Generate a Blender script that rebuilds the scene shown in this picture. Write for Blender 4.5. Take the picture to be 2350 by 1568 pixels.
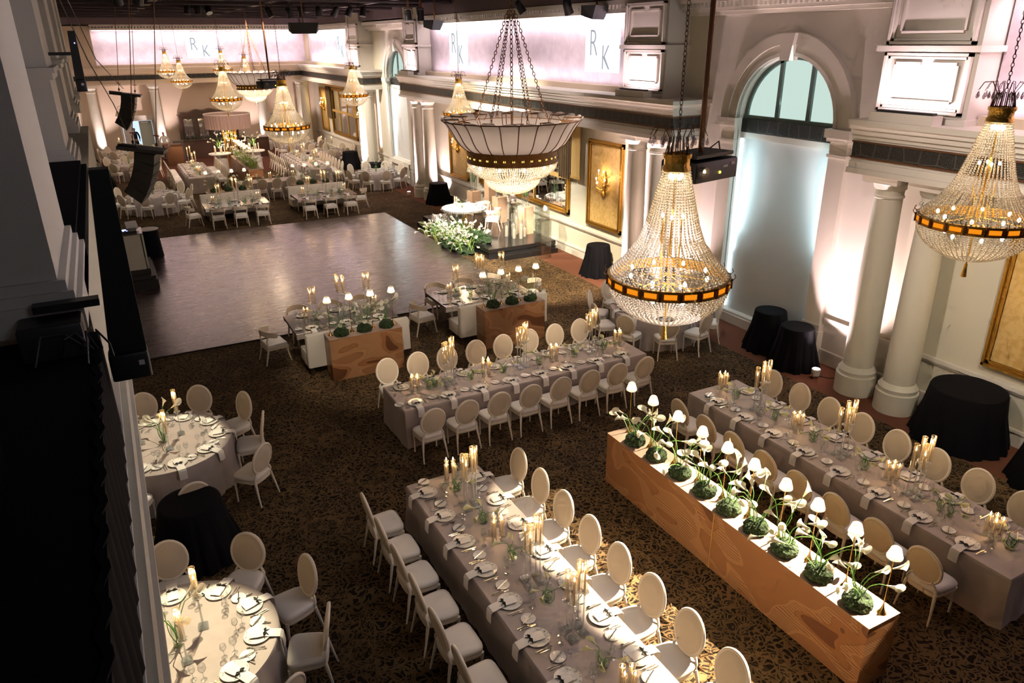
import bpy, math, random
from mathutils import Vector, Matrix, noise
random.seed(7)
PI = math.pi
for o in list(bpy.data.objects): bpy.data.objects.remove(o)
SC = bpy.context.scene
COL = SC.collection
# ---------------------------------------------------------------- camera, world, exposure
yaw, pitch, roll = math.radians(27.8909), math.radians(22.3229), math.radians(-0.5484)
fw = Vector((math.sin(yaw)*math.cos(pitch), math.cos(yaw)*math.cos(pitch), -math.sin(pitch)))
rt = Vector((math.cos(yaw), -math.sin(yaw), 0)); upv = rt.cross(fw)
r2 = rt*math.cos(roll)+upv*math.sin(roll); u2 = r2.cross(fw)
cd = bpy.data.cameras.new('camera'); cam = bpy.data.objects.new('camera', cd); COL.objects.link(cam)
M = Matrix((r2, u2, -fw)).transposed().to_4x4(); M.translation = Vector((0, 0, 7.0)); cam.matrix_world = M
cd.sensor_width = 36; cd.lens = 25.8537; cd.clip_start = .05; cd.clip_end = 200
SC.camera = cam
SC.view_settings.view_transform = 'Standard'; SC.view_settings.look = 'None'
SC.view_settings.exposure = 0.0; SC.view_settings.gamma = 1.0; SC.view_settings.use_curve_mapping = False
try:
    SC.cycles.use_denoising = True; SC.cycles.denoiser = 'OPENIMAGEDENOISE'
except Exception: pass
SC.cycles.max_bounces = 4; SC.cycles.diffuse_bounces = 2; SC.cycles.glossy_bounces = 2
SC.cycles.transparent_max_bounces = 20; SC.cycles.transmission_bounces = 4
SC.cycles.sample_clamp_indirect = 4.0; SC.cycles.sample_clamp_direct = 40.0
SC.cycles.caustics_reflective = False; SC.cycles.caustics_refractive = False
SC.cycles.use_light_tree = True
SC.cycles.use_adaptive_sampling = True; SC.cycles.adaptive_threshold = 0.16; SC.cycles.adaptive_min_samples = 10
W = bpy.data.worlds.new('world'); SC.world = W; W.use_nodes = True
W.node_tree.nodes['Background'].inputs[0].default_value = (1.0, .78, .62, 1)
W.node_tree.nodes['Background'].inputs[1].default_value = 0.022

WARM = (1.0, .72, .42); PINK = (1.0, .74, .78); WHITE = (1.0, .95, .90); GOLD = (1.0, .66, .30)
def light(kind, name, loc, power, color=WARM, size=.1, size_y=None, target=None, rot=None, spot=60, blend=.4, parent=None, spread=None):
    l = bpy.data.lights.new(name, kind); l.energy = power; l.color = color
    if kind == 'AREA':
        l.shape = 'RECTANGLE' if size_y else 'SQUARE'; l.size = size
        if size_y: l.size_y = size_y
        if spread: l.spread = math.radians(spread)
    else:
        l.shadow_soft_size = size
    if kind == 'SPOT': l.spot_size = math.radians(spot); l.spot_blend = blend
    o = bpy.data.objects.new(name, l); COL.objects.link(o); o.location = loc
    if target: o.rotation_euler = (Vector(target)-Vector(loc)).to_track_quat('-Z', 'Y').to_euler()
    if rot: o.rotation_euler = rot
    if parent: o.parent = parent
    return o
# strip washes on the clerestory walls (LED strips tucked in the cornice and on the ledge)
def strip(x, y, z, L, p, col, tgt, along='y'):
    light('AREA', 'clerestory_strip', (x, y, z), p, col, L, .06, target=tgt)
strip(13.22, 25.3, 7.62, 14.6, 125, (1, .80, .84), (13.6, 25.3, 6.4)); strip(13.22, 25.3, 5.78, 14.6, 60, (1, .82, .90), (13.6, 25.3, 6.9))
strip(6.6, 55.3, 7.72, 12.4, 135, (1, .84, .86), (6.6, 55.75, 6.5), 'x'); strip(6.6, 55.3, 5.8, 12.4, 80, (1, .84, .90), (6.6, 55.75, 7.0), 'x')
strip(13.22, 49.4, 7.62, 10.6, 120, (1, .80, .84), (13.6, 49.4, 6.4)); strip(13.22, 49.4, 5.78, 10.6, 110, (1, .78, .86), (13.6, 49.4, 6.9))
strip(13.22, 3.4, 7.62, 8.2, 140, (1, .70, .76), (13.6, 3.4, 6.4)); strip(13.22, 3.4, 5.78, 8.2, 95, (1, .70, .80), (13.6, 3.4, 6.9))
for y in (8.75, 16.75, 33.95, 42.85):        # wash bars at the feet of the panelled piers
    light('AREA', 'pier_wash', (12.46, y, 5.80), 55 if y < 10 else 45, (1, .74, .80), 1.0, .08, target=(12.9, y, 7.3))
for (x, y, p, tx, ty) in ((12.85, 9.95, 1500, 13.62, 9.65), (12.45, 17.35, 3200, 12.95, 16.95), (12.3, 34.0, 3600, 12.9, 33.65), (13.35, 32.0, 1500, 13.6, 32.2), (12.3, 41.9, 3600, 12.9, 41.35), (13.2, 7.3, 500, 13.6, 7.6), (12.9, 15.45, 1300, 13.6, 15.3)):
    light('SPOT', 'column_uplight', (x, y, .28), p, (1, .74, .76), .05, target=(tx, ty, 3.4), spot=84, blend=.9)
for x in (-.25, 3.35, 8.95, 12.2):
    light('SPOT', 'column_uplight', (x, 54.2, .25), 700, (1, .80, .82), .05, target=(x+.1, 55.2, 4.5), spot=80, blend=.7)
for (yc) in (12.42, 38.0):                   # daylight-coloured strips in the window reveals
    for s in (-1, 1):
        light('AREA', 'window_strip', (13.76, yc+s*1.37, 2.55), 44 if yc < 20 else 16, (.66, .92, 1.0), .05, 4.3).rotation_euler = Vector((.16, -s*1.0, 0)).to_track_quat('-Z', 'Z').to_euler()
    light('AREA', 'window_daylight', (13.80, yc, 5.75), 26, (.70, .92, .88), 1.0, 2.3, target=(12.8, yc, 5.4), spread=150)
# overhead profile spots of the truss
def spot(loc, tgt, p, ang, col=WHITE, size=.05, blend=.25):
    return light('SPOT', 'profile_spot', loc, p, col, size, target=tgt, spot=ang, blend=blend)
for yy in (7.9, 6.7, 5.5, 4.3, 3.1): spot((12.2, yy+.3, 6.7), (5.45, yy, .55), 34000 if yy < 7.5 else 14000, 14.5, (1, .80, .54), .02, .2)
spot((7.6, 24.0, 8.2), (13.6, 24.5, 1.9), 6000, 62, (1, .93, .76), .1, .8); spot((6.8, 20.0, 8.2), (13.3, 21.0, 5.2), 1000, 50, (1, .84, .80), .1, .9); spot((6.8, 29.0, 8.2), (13.3, 29.5, 5.1), 1300, 55, (1, .84, .80), .1, .9); spot((7.0, 38.0, 8.2), (13.6, 40.0, 3.0), 3800, 60, (1, .88, .74), .1, .9); spot((7.0, 50.0, 8.2), (13.6, 50.0, 3.2), 3000, 60, (1, .82, .66), .1, .9); spot((6.0, 7.5, 8.3), (12.9, 6.5, 5.0), 1100, 60, (1, .84, .76), .1, .9); spot((8.6, 3.0, 8.3), (13.6, 5.5, 2.4), 1200, 60, (1, .88, .70), .1, .8)
spot((9.0, 21.0, 8.2), (11.3, 25.1, 1.1), 11000, 16, (1, .93, .84), .05)
spot((8.6, 17.5, 8.2), (10.8, 23.2, .2), 11000, 34, (1, .90, .76), .05, .4)
spot((8.5, 14.5, 8.0), (11.6, 19.8, 0), 9500, 38, (1, .84, .60), .06, .5)
spot((6.0, 15.5, 8.2), (6.6, 12.0, .8), 420, 30, (1, .84, .80), .06, .6)
spot((4.0, 13.5, 8.2), (5.2, 12.0, .8), 200, 30, (1, .84, .80), .06, .6)
spot((3.6, 3.0, 8.0), (3.6, 6.4, .8), 90, 34, (1, .80, .62), .06, .6)
spot((8.6, 11.5, 8.0), (9.5, 7.2, .8), 240, 34, (1, .86, .78), .06, .6)
spot((1.2, 10.2, 7.6), (-.45, 7.1, .8), 4600, 19, (1, .86, .56), .03, .35)
spot((1.6, 15.4, 7.6), (-.2, 12.2, .8), 2500, 17, (1, .88, .64), .03, .35)
spot((3.5, 21.5, 8.2), (4.1, 16.9, .8), 620, 26, (1, .88, .80), .05, .6)
spot((7.2, 21.5, 8.2), (8.0, 16.9, .8), 750, 26, (1, .90, .80), .05, .6)
spot((5.5, 26.5, 8.2), (4.2, 32.6, .8), 1000, 30, (1, .86, .76), .05, .6)
spot((8.2, 26.5, 8.2), (8.0, 32.7, .8), 1000, 30, (1, .86, .76), .05, .6)
spot((6.5, 36.0, 8.2), (6.5, 43.5, .8), 4200, 60, (1, .74, .56), .08, .7)
spot((10.5, 32.5, 8.2), (11.8, 37.5, .6), 800, 34, (1, .90, .82), .06, .6)
spot((1.0, 31.0, 8.2), (1.2, 36.9, .6), 800, 26, (1, .88, .78), .05, .5)
spot((9.0, 10.2, 8.0), (11.2, 13.6, .6), 420, 36, (1, .86, .80), .06, .6)
spot((2.6, 8.8, 8.2), (4.2, 14.8, .5), 1500, 24, (1, .84, .64), .06, .7); spot((6.6, 8.8, 8.2), (8.0, 14.8, .5), 1700, 24, (1, .84, .64), .06, .7)
# general glow of the house lights on the ceiling, then fills added for the gallery
light('AREA', 'house_light', (7.5, 11, 8.4), 14, (1, .78, .60), 8, 8, target=(8.0, 11, 0))
light('AREA', 'house_light', (6.5, 46, 8.0), 480, (1, .74, .62), 11, 14, target=(6.5, 46, 0))
light('AREA', 'house_light', (7.5, 27, 8.4), 60, (1, .78, .66), 8, 10, target=(7.5, 27, 0))
light('AREA', 'gallery_fill', (1.8, -1.6, 8.2), 16, (.82, .86, 1.0), 1.2, 1.2, target=(-.9, 4.6, 6.8))  # fill added behind the camera to lift the left piers
light('AREA', 'gallery_fill', (3.2, 6.5, 8.3), 120, (.92, .86, .96), 1.5, 12, target=(-.5, 8, 6.2))  # fill added to brighten the gallery side

# ---------------------------------------------------------------- materials
MATS = {}
def mat(name, color=(.8, .8, .8), rough=.5, metal=0, emit=None, es=1.0, sheen=0, spec=.5, trans=0, alpha=1, sss=0, bump=None, noise_=None):
    m = bpy.data.materials.new(name); m.use_nodes = True; nt = m.node_tree; b = nt.nodes['Principled BSDF']
    b.inputs['Base Color'].default_value = (*color, 1); b.inputs['Roughness'].default_value = rough
    b.inputs['Metallic'].default_value = metal; b.inputs['Specular IOR Level'].default_value = spec
    if sheen: b.inputs['Sheen Weight'].default_value = sheen
    if emit: b.inputs['Emission Color'].default_value = (*emit, 1); b.inputs['Emission Strength'].default_value = es
    if sss: b.inputs['Subsurface Weight'].default_value = sss
    tc = None
    if bump or noise_:
        tc = nt.nodes.new('ShaderNodeTexCoord')
    if noise_:
        sc, c2, lo, hi = noise_
        n = nt.nodes.new('ShaderNodeTexNoise'); n.inputs['Scale'].default_value = sc; n.inputs['Detail'].default_value = 5
        r = nt.nodes.new('ShaderNodeValToRGB'); r.color_ramp.elements[0].position = lo; r.color_ramp.elements[1].position = hi
        r.color_ramp.elements[0].color = (*color, 1); r.color_ramp.elements[1].color = (*c2, 1)
        nt.links.new(tc.outputs['Object'], n.inputs['Vector']); nt.links.new(n.outputs['Fac'], r.inputs['Fac'])
        nt.links.new(r.outputs['Color'], b.inputs['Base Color'])
    if bump:
        sc, st = bump
        n = nt.nodes.new('ShaderNodeTexNoise'); n.inputs['Scale'].default_value = sc; n.inputs['Detail'].default_value = 4
        bp = nt.nodes.new('ShaderNodeBump'); bp.inputs['Strength'].default_value = st; bp.inputs['Distance'].default_value = .02
        nt.links.new(tc.outputs['Object'], n.inputs['Vector']); nt.links.new(n.outputs['Fac'], bp.inputs['Height'])
        nt.links.new(bp.outputs['Normal'], b.inputs['Normal'])
    MATS[name] = m; return m
def glassy(name, tint=(1, 1, 1), base=.06, edge=.6, rough=.02, diffuse=0, dcol=(1, 1, 1)):
    m = bpy.data.materials.new(name); m.use_nodes = True; nt = m.node_tree; nt.nodes.clear()
    out = nt.nodes.new('ShaderNodeOutputMaterial'); t = nt.nodes.new('ShaderNodeBsdfTransparent'); g = nt.nodes.new('ShaderNodeBsdfGlossy')
    t.inputs[0].default_value = (*tint, 1); g.inputs['Roughness'].default_value = rough
    lw = nt.nodes.new('ShaderNodeLayerWeight'); lw.inputs['Blend'].default_value = .35
    mr = nt.nodes.new('ShaderNodeMapRange'); mr.inputs['To Min'].default_value = base; mr.inputs['To Max'].default_value = edge
    mx = nt.nodes.new('ShaderNodeMixShader'); nt.links.new(lw.outputs['Facing'], mr.inputs['Value']); nt.links.new(mr.outputs[0], mx.inputs[0])
    nt.links.new(t.outputs[0], mx.inputs[1]); nt.links.new(g.outputs[0], mx.inputs[2]); last = mx
    if diffuse:
        d = nt.nodes.new('ShaderNodeBsdfDiffuse'); d.inputs[0].default_value = (*dcol, 1)
        tr = nt.nodes.new('ShaderNodeBsdfTranslucent'); tr.inputs[0].default_value = (*dcol, 1)
        m0 = nt.nodes.new('ShaderNodeMixShader'); nt.links.new(d.outputs[0], m0.inputs[1]); nt.links.new(tr.outputs[0], m0.inputs[2])
        m2 = nt.nodes.new('ShaderNodeMixShader'); m2.inputs[0].default_value = diffuse
        nt.links.new(mx.outputs[0], m2.inputs[1]); nt.links.new(m0.outputs[0], m2.inputs[2]); last = m2
    nt.links.new(last.outputs[0], out.inputs[0]); MATS[name] = m; return m
def thin(name, col, mixf=.5, gloss=.04):
    """translucent sheet: petals, shades, milk glass, wax"""
    m = bpy.data.materials.new(name); m.use_nodes = True; nt = m.node_tree; nt.nodes.clear()
    out = nt.nodes.new('ShaderNodeOutputMaterial'); d = nt.nodes.new('ShaderNodeBsdfDiffuse'); tr = nt.nodes.new('ShaderNodeBsdfTranslucent'); g = nt.nodes.new('ShaderNodeBsdfGlossy')
    d.inputs[0].default_value = (*col, 1); tr.inputs[0].default_value = (*col, 1); g.inputs['Roughness'].default_value = .18
    a = nt.nodes.new('ShaderNodeMixShader'); a.inputs[0].default_value = mixf
    b = nt.nodes.new('ShaderNodeMixShader'); b.inputs[0].default_value = gloss
    nt.links.new(d.outputs[0], a.inputs[1]); nt.links.new(tr.outputs[0], a.inputs[2]); nt.links.new(a.outputs[0], b.inputs[1]); nt.links.new(g.outputs[0], b.inputs[2])
    nt.links.new(b.outputs[0], out.inputs[0]); MATS[name] = m; return m
def emis(name, col, s, sample=False):
    m = bpy.data.materials.new(name); m.use_nodes = True; nt = m.node_tree; nt.nodes.clear()
    out = nt.nodes.new('ShaderNodeOutputMaterial'); e = nt.nodes.new('ShaderNodeEmission'); e.inputs[0].default_value = (*col, 1); e.inputs[1].default_value = s
    nt.links.new(e.outputs[0], out.inputs[0])
    if not sample: m.cycles.emission_sampling = 'NONE'
    MATS[name] = m; return m
mat('wall', (.70, .65, .52), .8, bump=(60, .08)); mat('wall_white', (.72, .67, .60), .7, bump=(90, .1)); mat('trim', (.74, .69, .61), .5)
mat('column', (.70, .66, .56), .45); mat('far_wall', (.68, .55, .42), .8)
mat('cloth_wall', (.66, .58, .62), .8, noise_=(3, (.56, .48, .54), .35, .65))
mat('blind', (.56, .55, .53), .9, bump=(300, .1)); mat('black', (.012, .012, .013), .45); mat('black_drape', (.006, .006, .008), .9, spec=.1)
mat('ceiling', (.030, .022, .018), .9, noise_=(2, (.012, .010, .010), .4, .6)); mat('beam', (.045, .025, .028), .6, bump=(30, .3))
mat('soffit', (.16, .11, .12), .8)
mat('chair_wood', (.80, .73, .62), .4); mat('chair_linen', (.60, .52, .41), .9, bump=(400, .1)); mat('leather', (.74, .71, .66), .38)
mat('klismos', (.76, .66, .52), .5); mat('sofa', (.60, .56, .50), .7, bump=(200, .1)); mat('dark_wood', (.03, .015, .010), .35)
mat('cloth', (.38, .32, .29), .6, sheen=.3, noise_=(2.5, (.45, .385, .35), .4, .65), bump=(220, .06))
mat('white_cloth', (.75, .72, .70), .6); mat('napkin', (.86, .82, .76), .75); mat('bow', (.01, .01, .01), .6)
mat('silver', (.85, .80, .72), .18, 1); mat('gold', (.80, .48, .10), .28, 1, bump=(40, .5)); mat('ring_gold', (.42, .23, .045), .42, 1, bump=(40, .5)); mat('band_bronze', (.24, .115, .035), .42, .9, bump=(70, .9)); mat('brass', (.72, .45, .16), .25, 1)
mat('bronze', (.16, .075, .035), .45, .7); mat('gilt', (.62, .36, .07), .35, .9, bump=(25, .8)); mat('gilt_flat', (.70, .46, .15), .5, .5)
mat('mirror', (.9, .9, .9), .02, 1); mat('mirror_tile', (.78, .75, .71), .12, .9)
mat('gold_silk', (.72, .50, .20), .5, .15, noise_=(9, (.62, .40, .13), .45, .6)); mat('gold_cloth', (.62, .42, .14), .7, .1, sheen=.3); mat('striped_cloth', (.16, .11, .06), .8)
mat('green', (.10, .26, .05), .5); mat('green_dark', (.06, .14, .04), .5); mat('leaf_light', (.32, .42, .10), .5)
mat('moss', (.010, .026, .007), .95, noise_=(30, (.035, .07, .018), .45, .65), bump=(70, 1.0)); mat('spadix', (.85, .60, .12), .6)
thin('petal', (.74, .72, .62), .35); thin('petal_green', (.72, .74, .46), .35); thin('wax', (.96, .88, .74), .55, .05)
thin('shade', (.98, .93, .84), .55, .01); thin('milk', (.74, .66, .65), .35, .14); thin('fringe', (.36, .26, .24), .3, .02)
glassy('glass', (.97, .985, .98), .12, .8, .05, .05, (.95, .97, .95)); glassy('crystal', (.95, .97, .96), .22, .8, .04, .18, (.95, .97, .95))
glassy('chimney', (1, .97, .90), .10, .6, .05, .10, (1, .80, .50)); glassy('chimney_rim', (1, .95, .85), .3, .8, .08, .35, (1, .78, .42))  # golden flame glow is put into the haze and rim colour of the glass
glassy('vase', (.88, .95, .86), .08, .6); glassy('acrylic', (.95, .96, .95), .06, .5, .01)
glassy('bead', (.92, .88, .82), .30, .85, .08, .45, (1.0, .90, .76)); glassy('drop', (.9, .86, .9), .25, .8, .05, .2, (.9, .8, .85))
emis('flame', (1, .72, .34), 14); emis('bulb', (1, .86, .60), 26); emis('strip', (1, .82, .86), 7); emis('strip_blue', (.72, .92, 1), 4.5)
emis('sky_pane', (.66, .84, .76), .9); emis('led_blue', (.25, .3, 1), 5); emis('led_amber', (1, .75, .05), 6); emis('amber', (1, .30, .01), .95)
emis('warm_win', (1, .62, .15), 1.6); emis('logo_field', (.92, .95, 1), 1.15, True); emis('logo_letters', (.50, .52, .58), .8); emis('white_hot', (1, .9, .9), 6)
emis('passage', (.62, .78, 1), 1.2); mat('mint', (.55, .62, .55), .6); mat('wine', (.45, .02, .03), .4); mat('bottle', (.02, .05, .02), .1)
mat('skin', (.55, .30, .20), .6); mat('shirt', (.82, .80, .76), .8); mat('trouser', (.012, .015, .03), .8); mat('label_white', (.75, .75, .78), .6)
mat('bar_wood', (.055, .022, .012), .35, bump=(12, .2)); mat('copper_top', (.14, .08, .06), .5, .2); mat('sign_red', (.6, .05, .04), .5)
def pattern_materials():
    # carpet: scrollwork and rosettes in old gold on brown, plain rust border strip along the right wall
    m = bpy.data.materials.new('carpet'); m.use_nodes = True; nt = m.node_tree; N = nt.nodes; L = nt.links; b = N['Principled BSDF']
    b.inputs['Roughness'].default_value = .95; b.inputs['Specular IOR Level'].default_value = .15
    tc = N.new('ShaderNodeTexCoord')
    def math_(op, a, bb=None):
        n = N.new('ShaderNodeMath'); n.operation = op
        for i, v in enumerate((a, bb)):
            if v is None: continue
            if isinstance(v, (int, float)): n.inputs[i].default_value = v
            else: L.new(v, n.inputs[i])
        return n.outputs[0]
    nz = N.new('ShaderNodeTexNoise'); nz.inputs['Scale'].default_value = 4.5; nz.inputs['Detail'].default_value = 1.0
    L.new(tc.outputs['Object'], nz.inputs['Vector'])
    mixv = N.new('ShaderNodeMixRGB'); mixv.blend_type = 'ADD'; mixv.inputs[0].default_value = .26
    L.new(tc.outputs['Object'], mixv.inputs[1]); L.new(nz.outputs['Color'], mixv.inputs[2])
    v1 = N.new('ShaderNodeTexVoronoi'); v1.inputs['Scale'].default_value = 5.5; L.new(mixv.outputs[0], v1.inputs['Vector'])
    rings = math_('GREATER_THAN', math_('SINE', math_('MULTIPLY', v1.outputs['Distance'], 24.0)), .35)
    v2 = N.new('ShaderNodeTexVoronoi'); v2.feature = 'DISTANCE_TO_EDGE'; v2.inputs['Scale'].default_value = 9.5; L.new(mixv.outputs[0], v2.inputs['Vector'])
    veins = math_('LESS_THAN', v2.outputs['Distance'], .085)
    v3 = N.new('ShaderNodeTexVoronoi'); v3.inputs['Scale'].default_value = .75; v3.inputs['Randomness'].default_value = .35; L.new(tc.outputs['Object'], v3.inputs['Vector'])
    petal = math_('GREATER_THAN', math_('SINE', math_('MULTIPLY', v3.outputs['Distance'], 36)), .2)
    inros = math_('LESS_THAN', v3.outputs['Distance'], .30)
    scroll = math_('MAXIMUM', math_('MULTIPLY', rings, .9), veins)
    pat = math_('ADD', math_('MULTIPLY', scroll, .75), math_('MULTIPLY', math_('MULTIPLY', petal, inros), .25))
    big = N.new('ShaderNodeTexNoise'); big.inputs['Scale'].default_value = 1.1; big.inputs['Detail'].default_value = 3; L.new(tc.outputs['Object'], big.inputs['Vector'])
    fac = math_('MULTIPLY', pat, math_('ADD', math_('MULTIPLY', big.outputs['Fac'], 1.3), .02))
    cr = N.new('ShaderNodeValToRGB'); cr.color_ramp.elements[0].color = (.011, .0065, .004, 1); cr.color_ramp.elements[1].color = (.20, .125, .055, 1)
    L.new(fac, cr.inputs[0])
    sep = N.new('ShaderNodeSeparateXYZ'); L.new(tc.outputs['Object'], sep.inputs[0])
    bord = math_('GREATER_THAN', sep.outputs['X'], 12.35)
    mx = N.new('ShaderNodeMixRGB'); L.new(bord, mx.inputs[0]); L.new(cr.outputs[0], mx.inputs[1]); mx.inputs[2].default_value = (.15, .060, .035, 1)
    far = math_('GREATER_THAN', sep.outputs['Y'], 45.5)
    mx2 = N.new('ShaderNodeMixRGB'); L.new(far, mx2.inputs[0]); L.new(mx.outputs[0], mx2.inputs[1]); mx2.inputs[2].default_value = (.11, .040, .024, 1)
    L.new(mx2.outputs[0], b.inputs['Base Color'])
    fine = N.new('ShaderNodeTexNoise'); fine.inputs['Scale'].default_value = 160; L.new(tc.outputs['Object'], fine.inputs['Vector'])
    bp = N.new('ShaderNodeBump'); bp.inputs['Strength'].default_value = .35; bp.inputs['Distance'].default_value = .01; L.new(fine.outputs['Fac'], bp.inputs['Height']); L.new(bp.outputs[0], b.inputs['Normal'])
    MATS['carpet'] = m
    # dance floor
    m = bpy.data.materials.new('dance'); m.use_nodes = True; nt = m.node_tree; N = nt.nodes; L = nt.links; b = N['Principled BSDF']
    b.inputs['Base Color'].default_value = (.030, .017, .018, 1); b.inputs['Roughness'].default_value = .24; b.inputs['Specular IOR Level'].default_value = .9; b.inputs['IOR'].default_value = 1.9; b.inputs['Specular Tint'].default_value = (1, .80, .84, 1); b.inputs['Coat Weight'].default_value = .5; b.inputs['Coat Roughness'].default_value = .2  # pink of the reflected wall light is put into the specular tint
    tc = N.new('ShaderNodeTexCoord'); mp = N.new('ShaderNodeMapping'); mp.inputs['Scale'].default_value = (.9, 5, 1); L.new(tc.outputs['Object'], mp.inputs[0])
    n = N.new('ShaderNodeTexNoise'); n.inputs['Scale'].default_value = 1.6; n.inputs['Detail'].default_value = 5; L.new(mp.outputs[0], n.inputs['Vector'])
    bp = N.new('ShaderNodeBump'); bp.inputs['Strength'].default_value = .05; bp.inputs['Distance'].default_value = .02; L.new(n.outputs['Fac'], bp.inputs['Height']); L.new(bp.outputs[0], b.inputs['Normal'])
    mr = N.new('ShaderNodeMapRange'); mr.inputs['To Min'].default_value = .20; mr.inputs['To Max'].default_value = .36; L.new(n.outputs['Fac'], mr.inputs['Value']); L.new(mr.outputs[0], b.inputs['Roughness'])
    MATS['dance'] = m
    # printed planter box: flowing fields of copper and sand with fine contour lines
    m = bpy.data.materials.new('print'); m.use_nodes = True; nt = m.node_tree; N = nt.nodes; L = nt.links; b = N['Principled BSDF']
    b.inputs['Roughness'].default_value = .35
    tc = N.new('ShaderNodeTexCoord'); nz = N.new('ShaderNodeTexNoise'); nz.inputs['Scale'].default_value = 1.15; nz.inputs['Detail'].default_value = .6; nz.inputs['Distortion'].default_value = .8
    mp = N.new('ShaderNodeMapping'); mp.inputs['Rotation'].default_value = (.5, .4, .3); mp.inputs['Scale'].default_value = (1, .8, 1.8); L.new(tc.outputs['Object'], mp.inputs[0]); L.new(mp.outputs[0], nz.inputs['Vector'])
    cr = N.new('ShaderNodeValToRGB'); cr.color_ramp.interpolation = 'CONSTANT'; E = cr.color_ramp.elements
    E[0].color = (.30, .14, .06, 1); E[0].position = 0; E[1].color = (.42, .22, .105, 1); E[1].position = .44
    for p, c in ((.50, (.43, .23, .11, 1)), (.56, (.30, .135, .055, 1)), (.63, (.13, .05, .022, 1))):
        e = E.new(p); e.color = c
    L.new(nz.outputs['Fac'], cr.inputs[0])
    wv = N.new('ShaderNodeTexWave'); wv.inputs['Scale'].default_value = 9; wv.inputs['Distortion'].default_value = 5.5; wv.inputs['Detail'].default_value = 0; wv.inputs['Detail Scale'].default_value = .35; L.new(mp.outputs[0], wv.inputs['Vector'])
    lt = N.new('ShaderNodeMath'); lt.operation = 'LESS_THAN'; L.new(wv.outputs['Fac'], lt.inputs[0]); lt.inputs[1].default_value = .16
    band = N.new('ShaderNodeMath'); band.operation = 'COMPARE'; L.new(nz.outputs['Fac'], band.inputs[0]); band.inputs[1].default_value = .52; band.inputs[2].default_value = .055
    mu = N.new('ShaderNodeMath'); mu.operation = 'MULTIPLY'; L.new(lt.outputs[0], mu.inputs[0]); L.new(band.outputs[0], mu.inputs[1])
    m2 = N.new('ShaderNodeMath'); m2.operation = 'MULTIPLY'; L.new(mu.outputs[0], m2.inputs[0]); m2.inputs[1].default_value = .8
    mx = N.new('ShaderNodeMixRGB'); L.new(m2.outputs[0], mx.inputs[0]); L.new(cr.outputs[0], mx.inputs[1]); mx.inputs[2].default_value = (.12, .045, .02, 1)
    L.new(mx.outputs[0], b.inputs['Base Color']); MATS['print'] = m
    # dark pierced frieze
    m = bpy.data.materials.new('frieze'); m.use_nodes = True; nt = m.node_tree; N = nt.nodes; L = nt.links; b = N['Principled BSDF']; b.inputs['Roughness'].default_value = .5
    tc = N.new('ShaderNodeTexCoord'); v = N.new('ShaderNodeTexVoronoi'); v.feature = 'DISTANCE_TO_EDGE'; v.inputs['Scale'].default_value = 3.2; v.inputs['Randomness'].default_value = .25; L.new(tc.outputs['Object'], v.inputs['Vector'])
    v4 = N.new('ShaderNodeTexVoronoi'); v4.inputs['Scale'].default_value = 38; L.new(tc.outputs['Object'], v4.inputs['Vector'])
    lt = N.new('ShaderNodeMath'); lt.operation = 'LESS_THAN'; L.new(v.outputs['Distance'], lt.inputs[0]); lt.inputs[1].default_value = .035
    gt = N.new('ShaderNodeMath'); gt.operation = 'LESS_THAN'; L.new(v4.outputs['Distance'], gt.inputs[0]); gt.inputs[1].default_value = .26
    ad = N.new('ShaderNodeMath'); ad.operation = 'MAXIMUM'; L.new(lt.outputs[0], ad.inputs[0]); L.new(gt.outputs[0], ad.inputs[1])
    mx = N.new('ShaderNodeMixRGB'); L.new(ad.outputs[0], mx.inputs[0]); mx.inputs[1].default_value = (.012, .012, .011, 1); mx.inputs[2].default_value = (.075, .070, .058, 1)
    L.new(mx.outputs[0], b.inputs['Base Color']); MATS['frieze'] = m
    # lace-rimmed plate
    m = bpy.data.materials.new('plate'); m.use_nodes = True; nt = m.node_tree; N = nt.nodes; L = nt.links; b = N['Principled BSDF']; b.inputs['Roughness'].default_value = .2
    tc = N.new('ShaderNodeTexCoord'); v = N.new('ShaderNodeTexVoronoi'); v.inputs['Scale'].default_value = 26; L.new(tc.outputs['Object'], v.inputs['Vector'])
    ln = N.new('ShaderNodeVectorMath'); ln.operation = 'LENGTH'; L.new(tc.outputs['Object'], ln.inputs[0])
    co = N.new('ShaderNodeMath'); co.operation = 'COMPARE'; L.new(ln.outputs['Value'], co.inputs[0]); co.inputs[1].default_value = .125; co.inputs[2].default_value = .018
    gt = N.new('ShaderNodeMath'); gt.operation = 'LESS_THAN'; L.new(v.outputs['Distance'], gt.inputs[0]); gt.inputs[1].default_value = .30
    mu = N.new('ShaderNodeMath'); mu.operation = 'MULTIPLY'; L.new(co.outputs[0], mu.inputs[0]); L.new(gt.outputs[0], mu.inputs[1])
    mx = N.new('ShaderNodeMixRGB'); L.new(mu.outputs[0], mx.inputs[0]); mx.inputs[1].default_value = (.82, .79, .72, 1); mx.inputs[2].default_value = (.42, .38, .30, 1)
    L.new(mx.outputs[0], b.inputs['Base Color']); MATS['plate'] = m
pattern_materials()
mat('green_frame', (.10, .15, .14), .4); mat('stage_top', (.014, .013, .013), .16); mat('booth_panel', (.62, .60, .54), .5); mat('far_grey', (.12, .10, .09), .6)
mat('porcelain', (.84, .81, .75), .2)

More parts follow.
